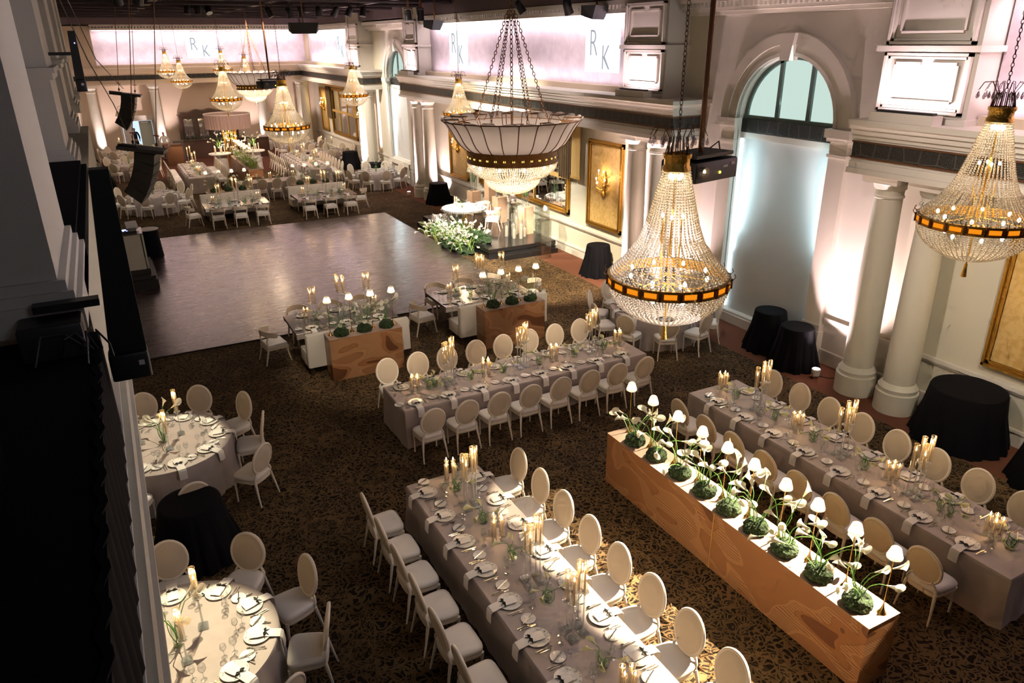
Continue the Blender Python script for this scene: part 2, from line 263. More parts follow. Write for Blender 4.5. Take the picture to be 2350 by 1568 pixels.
# ---------------------------------------------------------------- mesh helpers
class MB:
    def __init__(s): s.v = []; s.f = []
    def add(s, vs, fs, M=None):
        n = len(s.v)
        s.v += [tuple(M @ Vector(p)) for p in vs] if M else [tuple(p) for p in vs]
        s.f += [tuple(i+n for i in f) for f in fs]; return s
    def box(s, x0, x1, y0, y1, z0, z1, M=None):
        vs = [(x, y, z) for z in (z0, z1) for y in (y0, y1) for x in (x0, x1)]
        return s.add(vs, [(0, 2, 3, 1), (4, 5, 7, 6), (0, 1, 5, 4), (2, 6, 7, 3), (0, 4, 6, 2), (1, 3, 7, 5)], M)
    def bbox(s, x0, x1, y0, y1, z0, z1, b=.02, M=None):
        """box with rounded vertical corners and softened top"""
        pr = []
        for (cx, cy, a0) in ((x1-b, y1-b, 0), (x0+b, y1-b, PI/2), (x0+b, y0+b, PI), (x1-b, y0+b, 1.5*PI)):
            for k in range(4): a = a0+k*PI/6; pr.append((cx, cy, math.cos(a), math.sin(a)))
        rings = [(z0, b), (z1-b, b), (z1-b*.3, b*.7), (z1, 0)]
        vs = []
        for z, rr in rings: vs += [(cx+c*rr, cy+s_*rr, z) for cx, cy, c, s_ in pr]
        n = 16; fs = [(j*n+i, j*n+(i+1) % n, (j+1)*n+(i+1) % n, (j+1)*n+i) for j in range(3) for i in range(n)]
        fs += [tuple(range(3*n, 4*n)), tuple(reversed(range(n)))]
        return s.add(vs, fs, M)
    def lathe(s, prof, seg=16, c=(0, 0, 0), M=None, a0=0, a1=2*PI, sx=1, sy=1):
        full = abs(a1-a0-2*PI) < 1e-6; k = seg if full else seg+1; vs = []
        for r, z in prof:
            vs += [(c[0]+sx*r*math.cos(a0+(a1-a0)*i/seg), c[1]+sy*r*math.sin(a0+(a1-a0)*i/seg), c[2]+z) for i in range(k)]
        fs = []
        for j in range(len(prof)-1):
            for i in range(seg):
                a = j*k+i; b = j*k+(i+1) % k; fs.append((a, b, b+k, a+k))
        if tuple(prof[0]) == tuple(prof[-1]): return s.add(vs, fs, M)
        if full and prof[0][0] > 1e-5: fs.append(tuple(reversed(range(k))))
        if full and prof[-1][0] > 1e-5: fs.append(tuple(range((len(prof)-1)*k, len(prof)*k)))
        return s.add(vs, fs, M)
    def shell(s, prof, seg=16, c=(0, 0, 0), M=None, fn=None):
        vs = []
        for j, (r, z) in enumerate(prof):
            for i in range(seg):
                a = 2*PI*i/seg; rr, zz = (r, z) if not fn else fn(r, z, a, j/(len(prof)-1)); vs.append((c[0]+rr*math.cos(a), c[1]+rr*math.sin(a), c[2]+zz))
        fs = [(j*seg+i, j*seg+(i+1) % seg, (j+1)*seg+(i+1) % seg, (j+1)*seg+i) for j in range(len(prof)-1) for i in range(seg)]
        return s.add(vs, fs, M)
    def tube(s, pts, r, seg=6, M=None, closed=False, cap=True):
        P = [Vector(p) for p in pts]; n = len(P); vs = []; up = Vector((0, 0, 1)); prev = None
        for i in range(n):
            if closed: t = (P[(i+1) % n]-P[i-1])
            else: t = P[min(i+1, n-1)]-P[max(i-1, 0)]
            t.normalize()
            if prev is None:
                a = Vector((1, 0, 0)) if abs(t.z) > .9 else up
                u = t.cross(a).normalized()
            else: u = (prev-t*prev.dot(t)).normalized()
            prev = u; w = t.cross(u); rr = r[i] if isinstance(r, (list, tuple)) else r
            vs += [P[i]+(u*math.cos(2*PI*k/seg)+w*math.sin(2*PI*k/seg))*rr for k in range(seg)]
        fs = []; m = n if closed else n-1
        for j in range(m):
            for k in range(seg):
                a = j*seg+k; b = j*seg+(k+1) % seg; c_ = ((j+1) % n)*seg; fs.append((a, b, c_+(k+1) % seg, c_+k))
        if cap and not closed: fs += [tuple(reversed(range(seg))), tuple(range((n-1)*seg, n*seg))]
        return s.add(vs, fs, M)
    def ball(s, c, r, lv=1, sz=1.0):
        V, F = ICO[lv]; return s.add([(c[0]+p[0]*r, c[1]+p[1]*r, c[2]+p[2]*r*sz) for p in V], F)
    def prism(s, poly, z0, z1, M=None):
        n = len(poly); vs = [(x, y, z0) for x, y in poly]+[(x, y, z1) for x, y in poly]
        return s.add(vs, [tuple(reversed(range(n))), tuple(range(n, 2*n))]+[(i, (i+1) % n, n+(i+1) % n, n+i) for i in range(n)], M)
    def sweep(s, prof, path, M=None):
        """closed profile (a,b) extruded along straight axis y from path[0] to path[1]"""
        n = len(prof); vs = [(a, y, b) for y in path for a, b in prof]
        fs = [tuple(range(n)), tuple(reversed(range(n, 2*n)))]+[(i, n+i, n+(i+1) % n, (i+1) % n) for i in range(n)]
        return s.add(vs, fs, M)
    def mesh(s, m, smooth=False, name='mesh'):
        me = bpy.data.meshes.new(name); me.from_pydata(s.v, [], s.f); me.materials.append(MATS[m])
        if smooth:
            me.polygons.foreach_set('use_smooth', [True]*len(me.polygons))
            try: me.set_sharp_from_angle(angle=math.radians(42))
            except Exception: pass
        me.update(); return me
def ico():
    t = (1+5**.5)/2; V = [Vector(p).normalized() for p in ((-1, t, 0), (1, t, 0), (-1, -t, 0), (1, -t, 0), (0, -1, t), (0, 1, t), (0, -1, -t), (0, 1, -t), (t, 0, -1), (t, 0, 1), (-t, 0, -1), (-t, 0, 1))]
    F = [(0, 11, 5), (0, 5, 1), (0, 1, 7), (0, 7, 10), (0, 10, 11), (1, 5, 9), (5, 11, 4), (11, 10, 2), (10, 7, 6), (7, 1, 8), (3, 9, 4), (3, 4, 2), (3, 2, 6), (3, 6, 8), (3, 8, 9), (4, 9, 5), (2, 4, 11), (6, 2, 10), (8, 6, 7), (9, 8, 1)]
    out = {0: ([(1, 0, 0), (-1, 0, 0), (0, 1, 0), (0, -1, 0), (0, 0, 1), (0, 0, -1)], [(0, 2, 4), (2, 1, 4), (1, 3, 4), (3, 0, 4), (2, 0, 5), (1, 2, 5), (3, 1, 5), (0, 3, 5)]), 1: (V, F)}
    for lv in range(2, 6):
        V = list(V); mid = {}; G = []
        def m_(a, b):
            k = (min(a, b), max(a, b))
            if k not in mid: V.append(((V[a]+V[b])/2).normalized()); mid[k] = len(V)-1
            return mid[k]
        for a, b, c in F:
            x, y, z = m_(a, b), m_(b, c), m_(c, a); G += [(a, x, z), (b, y, x), (c, z, y), (x, y, z)]
        F = G; out[lv] = (V, F)
    return out
ICO = ico()
def Rz(a): return Matrix.Rotation(a, 4, 'Z')
def T(x, y, z): return Matrix.Translation((x, y, z))
def mkobj(name, me, parent=None):
    o = bpy.data.objects.new(name, me); COL.objects.link(o)
    if parent: o.parent = parent
    return o
def put(name, parts, loc=(0, 0, 0), rz=0, label='', cat='', group=None, s=1.0, kind=None, rot=None):
    """parts: a mesh, or a list of (name, mesh, [subparts], label?) whose geometry is in the thing's own frame"""
    root = mkobj(name, parts if isinstance(parts, bpy.types.Mesh) else None)
    root.location = loc; root.rotation_euler = rot if rot else (0, 0, rz)
    if s != 1.0: root.scale = (s, s, s) if isinstance(s, (int, float)) else s
    if kind != 'structure': root['label'] = label; root['category'] = cat
    if group: root['group'] = group
    if kind: root['kind'] = kind
    if not isinstance(parts, bpy.types.Mesh):
        root.empty_display_size = .1
        def rec(ps, par):
            for p in ps:
                o = mkobj(p[0], p[1], par)
                if len(p) > 3 and p[3]:
                    if p[3] == 'stuff': o['kind'] = 'stuff'
                    else: o['label'] = p[3]
                if len(p) > 2 and p[2]: rec(p[2], o)
        rec(parts, root)
    return root
def sub(root, ps):
    for p in ps:
        o = mkobj(p[0], p[1], root)
        if len(p) > 2 and p[2]:
            for q in p[2]: mkobj(q[0], q[1], o)
def struct(name, me, parts=None):
    o = mkobj(name, me); o['kind'] = 'structure'
    if parts: sub(o, parts)
    return o
ORD = ['first', 'second', 'third', 'fourth', 'fifth', 'sixth', 'seventh', 'eighth', 'ninth', 'tenth', 'eleventh', 'twelfth', 'thirteenth', 'fourteenth', 'fifteenth', 'sixteenth']
def boxm(m, *a): return MB().box(*a).mesh(m)

# ---------------------------------------------------------------- the room
WX = 13.65
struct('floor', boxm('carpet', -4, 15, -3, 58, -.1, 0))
def wall_with_arch(y0, y1, yc, z1, zb=.3):
    """right wall panel with an arched opening: r 1.42, springing z 5.2, panel filled below"""
    m = MB(); R = 1.42; zs = 5.2; n = 20; z0 = 0
    arc = [(yc-R*math.cos(PI*i/n), zs+R*math.sin(PI*i/n)) for i in range(n+1)]
    vs = []; fs = []
    def P(y, z): vs.append((WX, y, z)); return len(vs)-1
    def quad(a, b, c, d): fs.append((P(*a), P(*b), P(*c), P(*d)))
    quad((y0, 0), (yc-R, 0), (yc-R, z1), (y0, z1)); quad((yc+R, 0), (y1, 0), (y1, z1), (yc+R, z1))
    for i in range(n): quad(arc[i], arc[i+1], (arc[i+1][0], z1), (arc[i][0], z1))
    m.add(vs, fs)
    # reveal of the opening
    path = [(yc-R, zb)]+arc+[(yc+R, zb)]
    rv = [(WX, y, z) for y, z in path]+[(WX+.32, y, z) for y, z in path]; k = len(path)
    m.add(rv, [(i, i+1, k+i+1, k+i) for i in range(k-1)])
    m.box(WX, WX+.3, yc-R, yc+R, 0, zb)
    return m
wm = MB()
wm.box(WX, WX+.3, -3, 9.75, 0, 9); wm.box(WX, WX+.3, 14.95, 35.0, 0, 9); wm.box(WX, WX+.3, 40.5, 58, 0, 9)
wr = struct('wall_right', wm.mesh('wall'))
for k, (yc, ya, yb) in enumerate(((12.42, 9.75, 14.95), (38.0, 35.0, 40.5))):
    R = 1.42; X = WX; zb = (.3, 1.15)[k]
    mkobj('window_bay', wall_with_arch(ya, yb, yc, 9, zb).mesh('wall_white'), wr)
    fr = MB(); n = 24
    def ring(r0, r1, x0, x1, mm):
        for i in range(n):
            a, b = PI*i/n, PI*(i+1)/n
            vs = [(x, yc-r*math.cos(t), 5.2+r*math.sin(t)) for t in (a, b) for r in (r0, r1) for x in (x0, x1)]
            mm.add(vs, [(0, 1, 3, 2), (4, 6, 7, 5), (0, 4, 5, 1), (2, 3, 7, 6), (0, 2, 6, 4), (1, 5, 7, 3)])
    ar = MB(); ring(1.42, 1.86, X-.10, X+.01, ar); ring(1.66, 1.90, X-.16, X, ar); ring(1.42, 1.50, X-.13, X, ar)
    ky = MB(); ky.add([(x, yc+w*s, z) for z, w in ((6.52, .13), (7.08, .22)) for x in (X-.26, X) for s in (-1, 1)], [(0, 1, 3, 2), (4, 6, 7, 5), (0, 4, 5, 1), (1, 5, 7, 3), (3, 7, 6, 2), (2, 6, 4, 0)])
    wf = MB(); ring(1.33, 1.42, X+.16, X+.24, wf)
    for yy in (yc-.48, yc+.42): wf.box(X+.16, X+.24, yy-.05, yy+.05, 5.2, 6.5)
    wf.box(X+.14, X+.26, yc-1.42, yc+1.42, 5.16, 5.26)
    tb = MB().box(X+.10, X+.24, yc-1.42, yc+1.42, 4.86, 5.18)
    g = MB(); g.add([(X+.22, yc, 5.2)]+[(X+.22, yc-1.36*math.cos(PI*i/24), 5.2+1.36*math.sin(PI*i/24)) for i in range(25)], [(0, i+1, i+2) for i in range(24)])
    bl = MB().box(X+.2, X+.26, yc-1.40, yc+1.40, zb, 4.74)
    rail = MB().box(X+.10, X+.24, yc-1.42, yc+1.42, 4.72, 4.86); sill = MB().box(X-(.04, .16)[k], X+.2, yc-1.42, yc+1.42, zb-.3, zb-.06)
    st = MB()
    for s in (-1, 1): st.box(X+.13, X+.17, yc+s*1.385-.012, yc+s*1.385+.012, zb+.05, 4.7)
    struct('window_%d' % (k+1), wf.mesh('green_frame'),
           [('window_pane', g.mesh('sky_pane')), ('frieze_panel', tb.mesh('frieze')), ('roller_blind', bl.mesh('blind')), ('blind_rail', rail.mesh('trim')), ('window_sill', sill.mesh('trim')), ('light_strip', st.mesh('strip_blue'))])
    pl = MB()
    for (ya_, yb_) in ((yc-1.86, yc-1.42), (yc+1.42, yc+1.86)):
        pl.box(X-.12, X+.02, ya_, yb_, 0, 5.0); pl.box(X-.18, X, ya_-.05, yb_+.05, 0, .75); pl.box(X-.15, X, ya_-.03, yb_+.03, .75, .9)
        pl.box(X-.16, X, ya_-.03, yb_+.03, 4.62, 4.68); pl.box(X-.24, X, ya_-.10, yb_+.10, 5.02, 5.20); pl.box(X-.19, X, ya_-.06, yb_+.06, 4.94, 5.02)
    struct('trim_%d' % (k+1), pl.mesh('trim'), [('arch_surround', ar.mesh('trim')), ('keystone', ky.mesh('trim'))])
# dado: baseboards and chair rails of the bays
bb = MB(); cr = MB()
for (a, b) in ((-3, 10.5), (14.4, 55.9)):
    bb.box(WX-.05, WX, a, b, 0, .30); bb.box(WX-.07, WX, a, b, .27, .33); cr.box(WX-.07, WX, a, b, 1.02, 1.10); cr.box(WX-.04, WX, a, b, .97, 1.02)
struct('baseboard_right', bb.mesh('trim'), [('chair_rail', cr.mesh('trim'))])
# entablatures of the right side, breaking back at the window bays
def entab(name, x0, x1, y0, y1, mt='trim', far=None):
    a = MB()
    for (d, z0, z1) in ((.10, 4.56, 4.66), (.04, 4.66, 4.78), (0, 4.78, 4.86)): a.box(x0+.14-d, x1, y0+.14-d, y1, z0, z1)
    f = MB().box(x0+.12, x1, y0+.12, y1-.01, 4.86, 5.14)
    c = MB()
    for (d, z0, z1) in ((.02, 5.14, 5.2), (.06, 5.2, 5.28), (.12, 5.28, 5.38), (.18, 5.38, 5.46), (.24, 5.46, 5.56)): c.box(x0+.14-d, x1, y0+.14-d, y1, z0, z1)
    gi = MB()
    for (za, zb) in ((4.84, 4.87), (5.13, 5.16)): gi.box(x0+.09, x1, y0+.09, y1-.005, za, zb)
    return struct(name, a.mesh(mt), [('frieze', f.mesh('frieze')), ('cornice', c.mesh(mt)), ('fillet', gi.mesh('bronze'))])
entab('trim_3', 12.5, WX, -3, 9.75).scale = (1, 1, 1)
entab('trim_4', 12.5, WX, 14.95, 34.95); entab('trim_5', 12.5, WX, 40.5, 54.7)
# far entablature, across the room
def entab_far(y0):
    a = MB(); x0, x1 = -1.5, 12.64
    for (d, z0, z1) in ((.10, 4.56, 4.66), (.04, 4.66, 4.78), (0, 4.78, 4.86)): a.box(x0, x1, y0+.14-d, 56, z0, z1)
    f = MB().box(x0, x1, y0+.12, 56, 4.86, 5.14); c = MB()
    for (d, z0, z1) in ((.02, 5.14, 5.2), (.06, 5.2, 5.28), (.12, 5.28, 5.38), (.18, 5.38, 5.46), (.24, 5.46, 5.56)): c.box(x0, x1, y0+.14-d, 56, z0, z1)
    struct('trim_7', a.mesh('far_wall'), [('frieze', f.mesh('frieze')), ('cornice', c.mesh('far_wall'))])
entab_far(54.5)
# far wall with a doorway at the left
DX0, DX1 = .95, 2.75
fwl = MB().box(-3, DX0, 55.9, 56.2, 0, 9).box(DX1, 15, 55.9, 56.2, 0, 9).box(DX0, DX1, 55.9, 56.2, 2.28, 9)
struct('wall_far', fwl.mesh('far_wall'), [('clerestory_lining', boxm('cloth_wall', .2, 13.3, 55.82, 55.9, 5.56, 7.9)), ('corner_pier', boxm('far_wall', -1.6, .2, 55.3, 55.9, 5.56, 8.0))])
struct('door_1', MB().box(DX0-.12, DX0, 55.8, 55.95, 0, 2.4).box(DX1, DX1+.12, 55.8, 55.95, 0, 2.4).box(DX0-.3, DX1+.3, 55.7, 55.95, 2.3, 2.62).mesh('trim'),
       [('door_leaf', MB().box(1.95, 2.72, 55.93, 55.98, 0, 2.26).mesh('mint'), [('door_closer', boxm('silver', 2.1, 2.5, 55.88, 55.93, 2.15, 2.2))]), ('side_leaf', boxm('wall_white', .98, 1.50, 55.93, 55.98, 0, 2.26))])
struct('wall_passage', MB().box(.5, 3.2, 58.2, 58.3, 0, 3).mesh('passage'))  # end wall glows by itself, standing in for the passage's light
struct('door_2', MB().box(9.95, 10.07, 55.8, 55.95, 0, 2.4).box(12.3, 12.42, 55.8, 55.95, 0, 2.4).box(9.95, 12.42, 55.8, 55.95, 2.3, 2.42).mesh('trim'),
       [('door_leaf', boxm('wall_white', 10.07, 11.18, 55.82, 55.9, 0, 2.3)), ('door_leaf', boxm('wall_white', 11.2, 12.3, 55.82, 55.9, 0, 2.3))])
struct('baseboard_far', MB().box(3.0, 9.9, 55.84, 55.9, 0, .28).mesh('trim'))
# clerestory linings, ledges and dentilled cornices of the right wall
for i, (a, b) in enumerate(((-3, 7.8), (17.7, 33.05), (44.05, 55.3))):
    cl = MB().box(13.52, WX, a, b, 5.56, 8.0)
    co = MB().box(13.05, WX, a, b, 7.66, 7.76).box(12.98, WX, a, b, 7.86, 7.98)
    de = MB(); y = a
    while y < b: de.box(13.0, 13.2, y, y+.09, 7.76, 7.86); y += .18
    led = MB().box(13.2, 13.52, a, b, 5.56, 5.72)
    strip = MB().box(13.30, 13.34, a+.05, b-.05, 7.63, 7.655)
    struct('trim_%d' % (8+i), cl.mesh('cloth_wall'), [('cornice', co.mesh('wall_white')), ('dentil_course', de.mesh('wall_white')), ('ledge', led.mesh('far_wall')), ('light_strip', strip.mesh('strip'))])
fc = MB().box(.2, 13.0, 55.1, 55.9, 7.78, 7.88).box(.2, 13.0, 55.0, 55.9, 7.96, 8.08); fd = MB(); x = .25
while x < 13: fd.box(x, x+.09, 55.05, 55.2, 7.88, 7.96); x += .18
struct('trim_11', fc.mesh('wall_white'), [('dentil_course', fd.mesh('wall_white')), ('light_strip', boxm('strip', .3, 12.9, 55.35, 55.39, 7.72, 7.745)), ('ledge', boxm('far_wall', .2, 13.2, 55.2, 55.82, 5.56, 5.74))])
# upper cornice over the window bays
for i, (a, b) in enumerate(((9.7, 15.8), (34.9, 41.7))):
    c = MB().box(13.45, WX, a, b, 7.50, 7.58).box(13.30, WX, a, b, 7.58, 7.66).box(13.1, WX, a, b, 7.78, 7.92); d = MB(); y = a
    while y < b: d.box(13.2, 13.35, y, y+.07, 7.66, 7.78); y += .14
    struct('trim_%d' % (12+i), c.mesh('trim'), [('dentil_course', d.mesh('trim'))])
# panelled piers above the entablature
def pier(i, y0, y1):
    x = 12.88; m = MB().box(x+.04, WX, y0, y1, 5.56, 8.6); fr = MB(); ins = MB()
    for (z0, z1) in ((5.72, 6.72), (6.86, 7.86)):
        for (d, w, h) in ((.09, .05, 0), (.05, .04, .06)):
            a, b, c, e = y0+.08+h, y1-.08-h, z0+h, z1-h
            fr.box(x-d+.04, x+.05, a, b, c, c+w).box(x-d+.04, x+.05, a, b, e-w, e).box(x-d+.04, x+.05, a, a+w, c, e).box(x-d+.04, x+.05, b-w, b, c, e)
        yc = (y0+y1)/2; a, b, c, e = y0+.32, y1-.32, z0+.22, z1-.20
        ins.box(x-.02, x+.045, a, yc-.10, e, e+.05).box(x-.02, x+.045, yc+.10, b, e, e+.05).box(x-.02, x+.045, a-.04, a, c, e).box(x-.02, x+.045, b, b+.04, c, e).box(x-.02, x+.045, a, b, c-.04, c)
    bs = MB().box(x-.05, WX, y0-.05, y1+.05, 5.56, 5.66).box(x-.08, WX, y0-.08, y1+.08, 6.74, 6.84)
    struct('trim_%d' % (14+i), m.mesh('wall_white'), [('panel_moulding', fr.mesh('wall_white')), ('inner_moulding', ins.mesh('wall_white')), ('string_course', bs.mesh('wall_white'))])
for i, (a, b) in enumerate(((7.84, 9.62), (15.86, 17.66), (33.1, 34.8), (41.75, 43.95))): pier(i, a, b)
for y in (8.75, 16.75, 33.95, 42.85):
    put('wash_bar', [('housing', boxm('trim', -.14, .14, -.62, .62, 0, .16)), ('lens_row', boxm('black', -.05, .07, -.55, .55, .16, .20))], (12.60, y, 5.56),
        label='LED wash bar in white box at foot of the %s panelled pier' % {8.75: 'nearest', 16.75: 'second nearest', 33.95: 'third nearest', 42.85: 'farthest'}[y], cat='stage light', group='wash bars on the entablature')
# columns
cm = MB(); cap = MB(); bas = MB()
cm.lathe([(.295, .62), (.30, 1.2), (.285, 2.6), (.262, 3.6), (.25, 4.12)], 28)
cap.lathe([(.25, 4.12), (.275, 4.14), (.275, 4.17), (.255, 4.19), (.258, 4.28), (.29, 4.31), (.31, 4.38), (.36, 4.42)], 28).box(-.37, .37, -.37, .37, 4.42, 4.56)
bas.lathe([(.40, 0), (.40, .42), (.365, .44), (.365, .48), (.375, .52), (.345, .56), (.30, .62)], 28)
COLM = [('shaft', cm.mesh('column', True)), ('capital', cap.mesh('column', True)), ('base', bas.mesh('column', True))]
for (x, y, lb) in ((13.05, 9.08, 'white column beside the two black draped stools, right of the big window'), (13.05, 8.12, 'nearest white column, behind the right long table'),
                   (13.0, 16.95, 'white column behind the front chandelier crown, left of the tall window'), (13.05, 16.05, 'white column just left of the window reveal, behind the front chandelier'),
                   (12.95, 33.6, 'left column of the pair beyond the stage, brightly lit'), (13.08, 32.7, 'right column of the pair beyond the stage, by a black draped stool'),
                   (12.95, 42.1, 'brightly lit column left of the far arched window'), (13.0, 41.25, 'grey shaded column right of the lit one by the far window'),
                   (12.5, 53.9, 'column in the far right corner of the room'), (12.5, 55.2, 'half hidden column against the far corner wall'),
                   (-.45, 55.1, 'leftmost column of the far wall'), (3.15, 55.1, 'far wall column just right of the doorway, left of the man'), (9.75, 55.0, 'far wall column to the right of the carved bar cabinet')):
    put('column', COLM, (x, y, 0), label=lb, cat='column', group='columns around the room')
# left side: lower wall, gallery entablature, upper piers
wl = MB().box(-2.6, -2.3, -3, 31, 0, 9).box(-2.6, -1.35, 31, 56, 0, 9)
struct('wall_left', wl.mesh('wall'))
lf = MB().box(-2.3, -.215, -.6, 17.2, 4.55, 4.75).box(-2.3, -.30, 4.95, 17.2, 4.75, 5.5)
struct('trim_18', lf.mesh('wall'), [('cornice_nosing', MB().box(-.34, -.19, -.6, 17.2, 4.52, 4.56).box(-.34, -.255, -.6, 17.2, 4.75, 4.79).mesh('trim'))])
for i, (y, xx) in enumerate(((4.6, -.30), (10.8, -.39), (15.9, -.44), (20.6, -.46), (25.5, -.50))):
    w = 1.55; x0 = xx-1.7
    sh = MB().box(x0, xx-.10, y+.08, y+w, 5.5, 9)
    ba = MB(); ba.box(x0, xx, y, y+w+.06, 5.5, 5.66).box(x0, xx-.03, y+.03, y+w+.03, 5.66, 5.72).box(x0, xx-.06, y+.05, y+w+.02, 5.72, 5.78)
    im = MB().box(x0, xx-.06, y+.04, y+w+.04, 6.60, 6.68).box(x0, xx-.03, y+.01, y+w+.04, 6.68, 6.74)
    parts = [('pier_base', ba.mesh('wall_white'))]
    if i: parts.append(('impost_moulding', im.mesh('wall_white')))
    struct('trim_%d' % (19+i), sh.mesh('wall_white'), parts)
# ceiling with deep beams
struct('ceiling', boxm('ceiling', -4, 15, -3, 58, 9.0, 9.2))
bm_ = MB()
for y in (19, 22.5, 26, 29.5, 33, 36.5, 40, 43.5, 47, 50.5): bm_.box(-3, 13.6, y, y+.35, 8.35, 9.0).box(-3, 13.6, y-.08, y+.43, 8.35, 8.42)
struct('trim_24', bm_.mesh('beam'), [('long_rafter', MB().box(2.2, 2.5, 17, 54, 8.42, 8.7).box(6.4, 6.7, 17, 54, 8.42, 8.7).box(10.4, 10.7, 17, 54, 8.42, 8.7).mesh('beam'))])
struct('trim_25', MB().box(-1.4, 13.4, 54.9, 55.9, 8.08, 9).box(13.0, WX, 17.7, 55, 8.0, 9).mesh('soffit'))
# dance floor
df = MB().box(-.45, 10.1, 18.3, 30.9, 0, .03)
put('dance_floor', [('deck', df.mesh('dance')), ('edge_trim', MB().box(-.47, -.45, 18.28, 30.92, 0, .032).box(10.1, 10.12, 18.28, 30.92, 0, .032).box(-.45, 10.1, 18.27, 18.3, 0, .032).box(-.45, 10.1, 30.9, 30.93, 0, .032).mesh('black'))],
    label='large dark glossy dance floor in the middle of the room', cat='dance floor')
# ---------------------------------------------------------------- chairs
def oval_chair():
    seat = MB(); prof = [(1.0, .44), (1.04, .46), (1.04, .49), (.98, .515), (.80, .53), (.4, .538), (0, .54)]
    vs = []; n = 20; base = []
    for i in range(n):
        a = 2*PI*i/n; c, s = math.cos(a), math.sin(a); x = .235*math.copysign(abs(c)**.45, c); y = .225*math.copysign(abs(s)**.45, s)
        base.append((x*(1+.10*(y/.225)), y))
    for k, z in prof: vs += [(x*k, y*k, z) for x, y in base]
    seat.add(vs, [(j*n+i, j*n+(i+1) % n, (j+1)*n+(i+1) % n, (j+1)*n+i) for j in range(len(prof)-1) for i in range(n)])
    fr = MB(); vs = []
    for k, z in ((.97, .385), (1.0, .385), (1.02, .40), (1.0, .445), (.95, .445)): vs += [(x*k, y*k, z) for x, y in base]
    fr.add(vs, [(j*n+i, j*n+(i+1) % n, (j+1)*n+(i+1) % n, (j+1)*n+i) for j in range(4) for i in range(n)])
    bf = MB(); bp = MB(); N = 28; tl = math.radians(11)
    Mb = T(0, -.235, .785) @ Matrix.Rotation(tl, 4, 'X')
    RX, RZ = .225, .265
    for (o_, th) in ((0, .020),):
        bf.tube([(RX*math.cos(2*PI*i/N), 0, RZ*math.sin(2*PI*i/N)) for i in range(N)], .021, 8, Mb, closed=True)
    for s in (-1, 1):
        bf.tube([(s*.19, -.19, .42), (s*.195, -.205, .50), (s*.165, -.215, .56), (s*.13, -.218, .60)], [.021, .019, .017, .016], 6)
    for sd in (-1, 1):
        prof2 = [(0.0, .030), (.6, .027), (.9, .018), (1.0, .012)]
        vs = [(0, sd*.030, 0)]; 
        for k, d in prof2[1:]: vs += [(RX*.95*k*math.cos(2*PI*i/N), sd*d, RZ*.95*k*math.sin(2*PI*i/N)) for i in range(N)]
        fs = [(0, 1+i, 1+(i+1) % N) for i in range(N)]+[(1+j*N+i, 1+j*N+(i+1) % N, 1+(j+1)*N+(i+1) % N, 1+(j+1)*N+i) for j in range(2) for i in range(N)]
        bp.add(vs, fs, Mb)
    parts = [('seat', seat.mesh('leather', True)), ('seat_frame', fr.mesh('chair_wood', True)), ('backrest_frame', bf.mesh('chair_wood', True)), ('backrest_panel', bp.mesh('chair_linen', True))]
    for s in (-1, 1):
        lg = MB().lathe([(.011, 0), (.016, .01), (.013, .03), (.017, .30), (.024, .335), (.018, .35), (.026, .37), (.026, .42)], 10, (s*.215, .195, 0))
        parts.append(('leg', lg.mesh('chair_wood', True)))
        rl = MB().tube([(s*.235, -.285, 0), (s*.225, -.25, .15), (s*.205, -.215, .33), (s*.195, -.195, .43)], [.012, .015, .022, .024], 8)
        parts.append(('leg', rl.mesh('chair_wood', True)))
    return parts
CHAIR = oval_chair()
def klismos():
    seat = MB().bbox(-.25, .25, -.24, .24, .40, .49, .03); fr = MB().box(-.255, .255, -.25, .25, .35, .41)
    br = MB(); n = 14; vs = []
    for i in range(n+1):
        a = PI*(1.02+.96*i/n); x = .29*math.cos(a); y = .02+.31*math.sin(a)
        for (dr, z) in ((-.012, .70), (.012, .70), (.018, .83), (-.006, .83)): vs.append((x*(1+dr/.3), y*(1+dr/.3), z-.05*abs(math.cos(a))**3))
    fs = [(i*4+k, i*4+(k+1) % 4, (i+1)*4+(k+1) % 4, (i+1)*4+k) for i in range(n) for k in range(4)]+[(0, 1, 2, 3), (n*4+3, n*4+2, n*4+1, n*4)]
    br.add(vs, fs)
    parts = [('seat', seat.mesh('leather', True)), ('seat_frame', fr.mesh('klismos')), ('back_rail', br.mesh('klismos', True))]
    for s in (-1, 1):
        parts.append(('back_post', MB().tube([(s*.225, -.225, .38), (s*.22, -.23, .58), (s*.24, -.20, .74)], [.022, .018, .018], 6).mesh('klismos', True)))
        parts.append(('leg', MB().tube([(s*.25, .28, 0), (s*.235, .245, .18), (s*.225, .22, .38)], [.015, .02, .026], 6).mesh('klismos', True)))
        parts.append(('leg', MB().tube([(s*.25, -.32, 0), (s*.235, -.27, .18), (s*.225, -.22, .38)], [.015, .02, .026], 6).mesh('klismos', True)))
    return parts
KLIS = klismos()

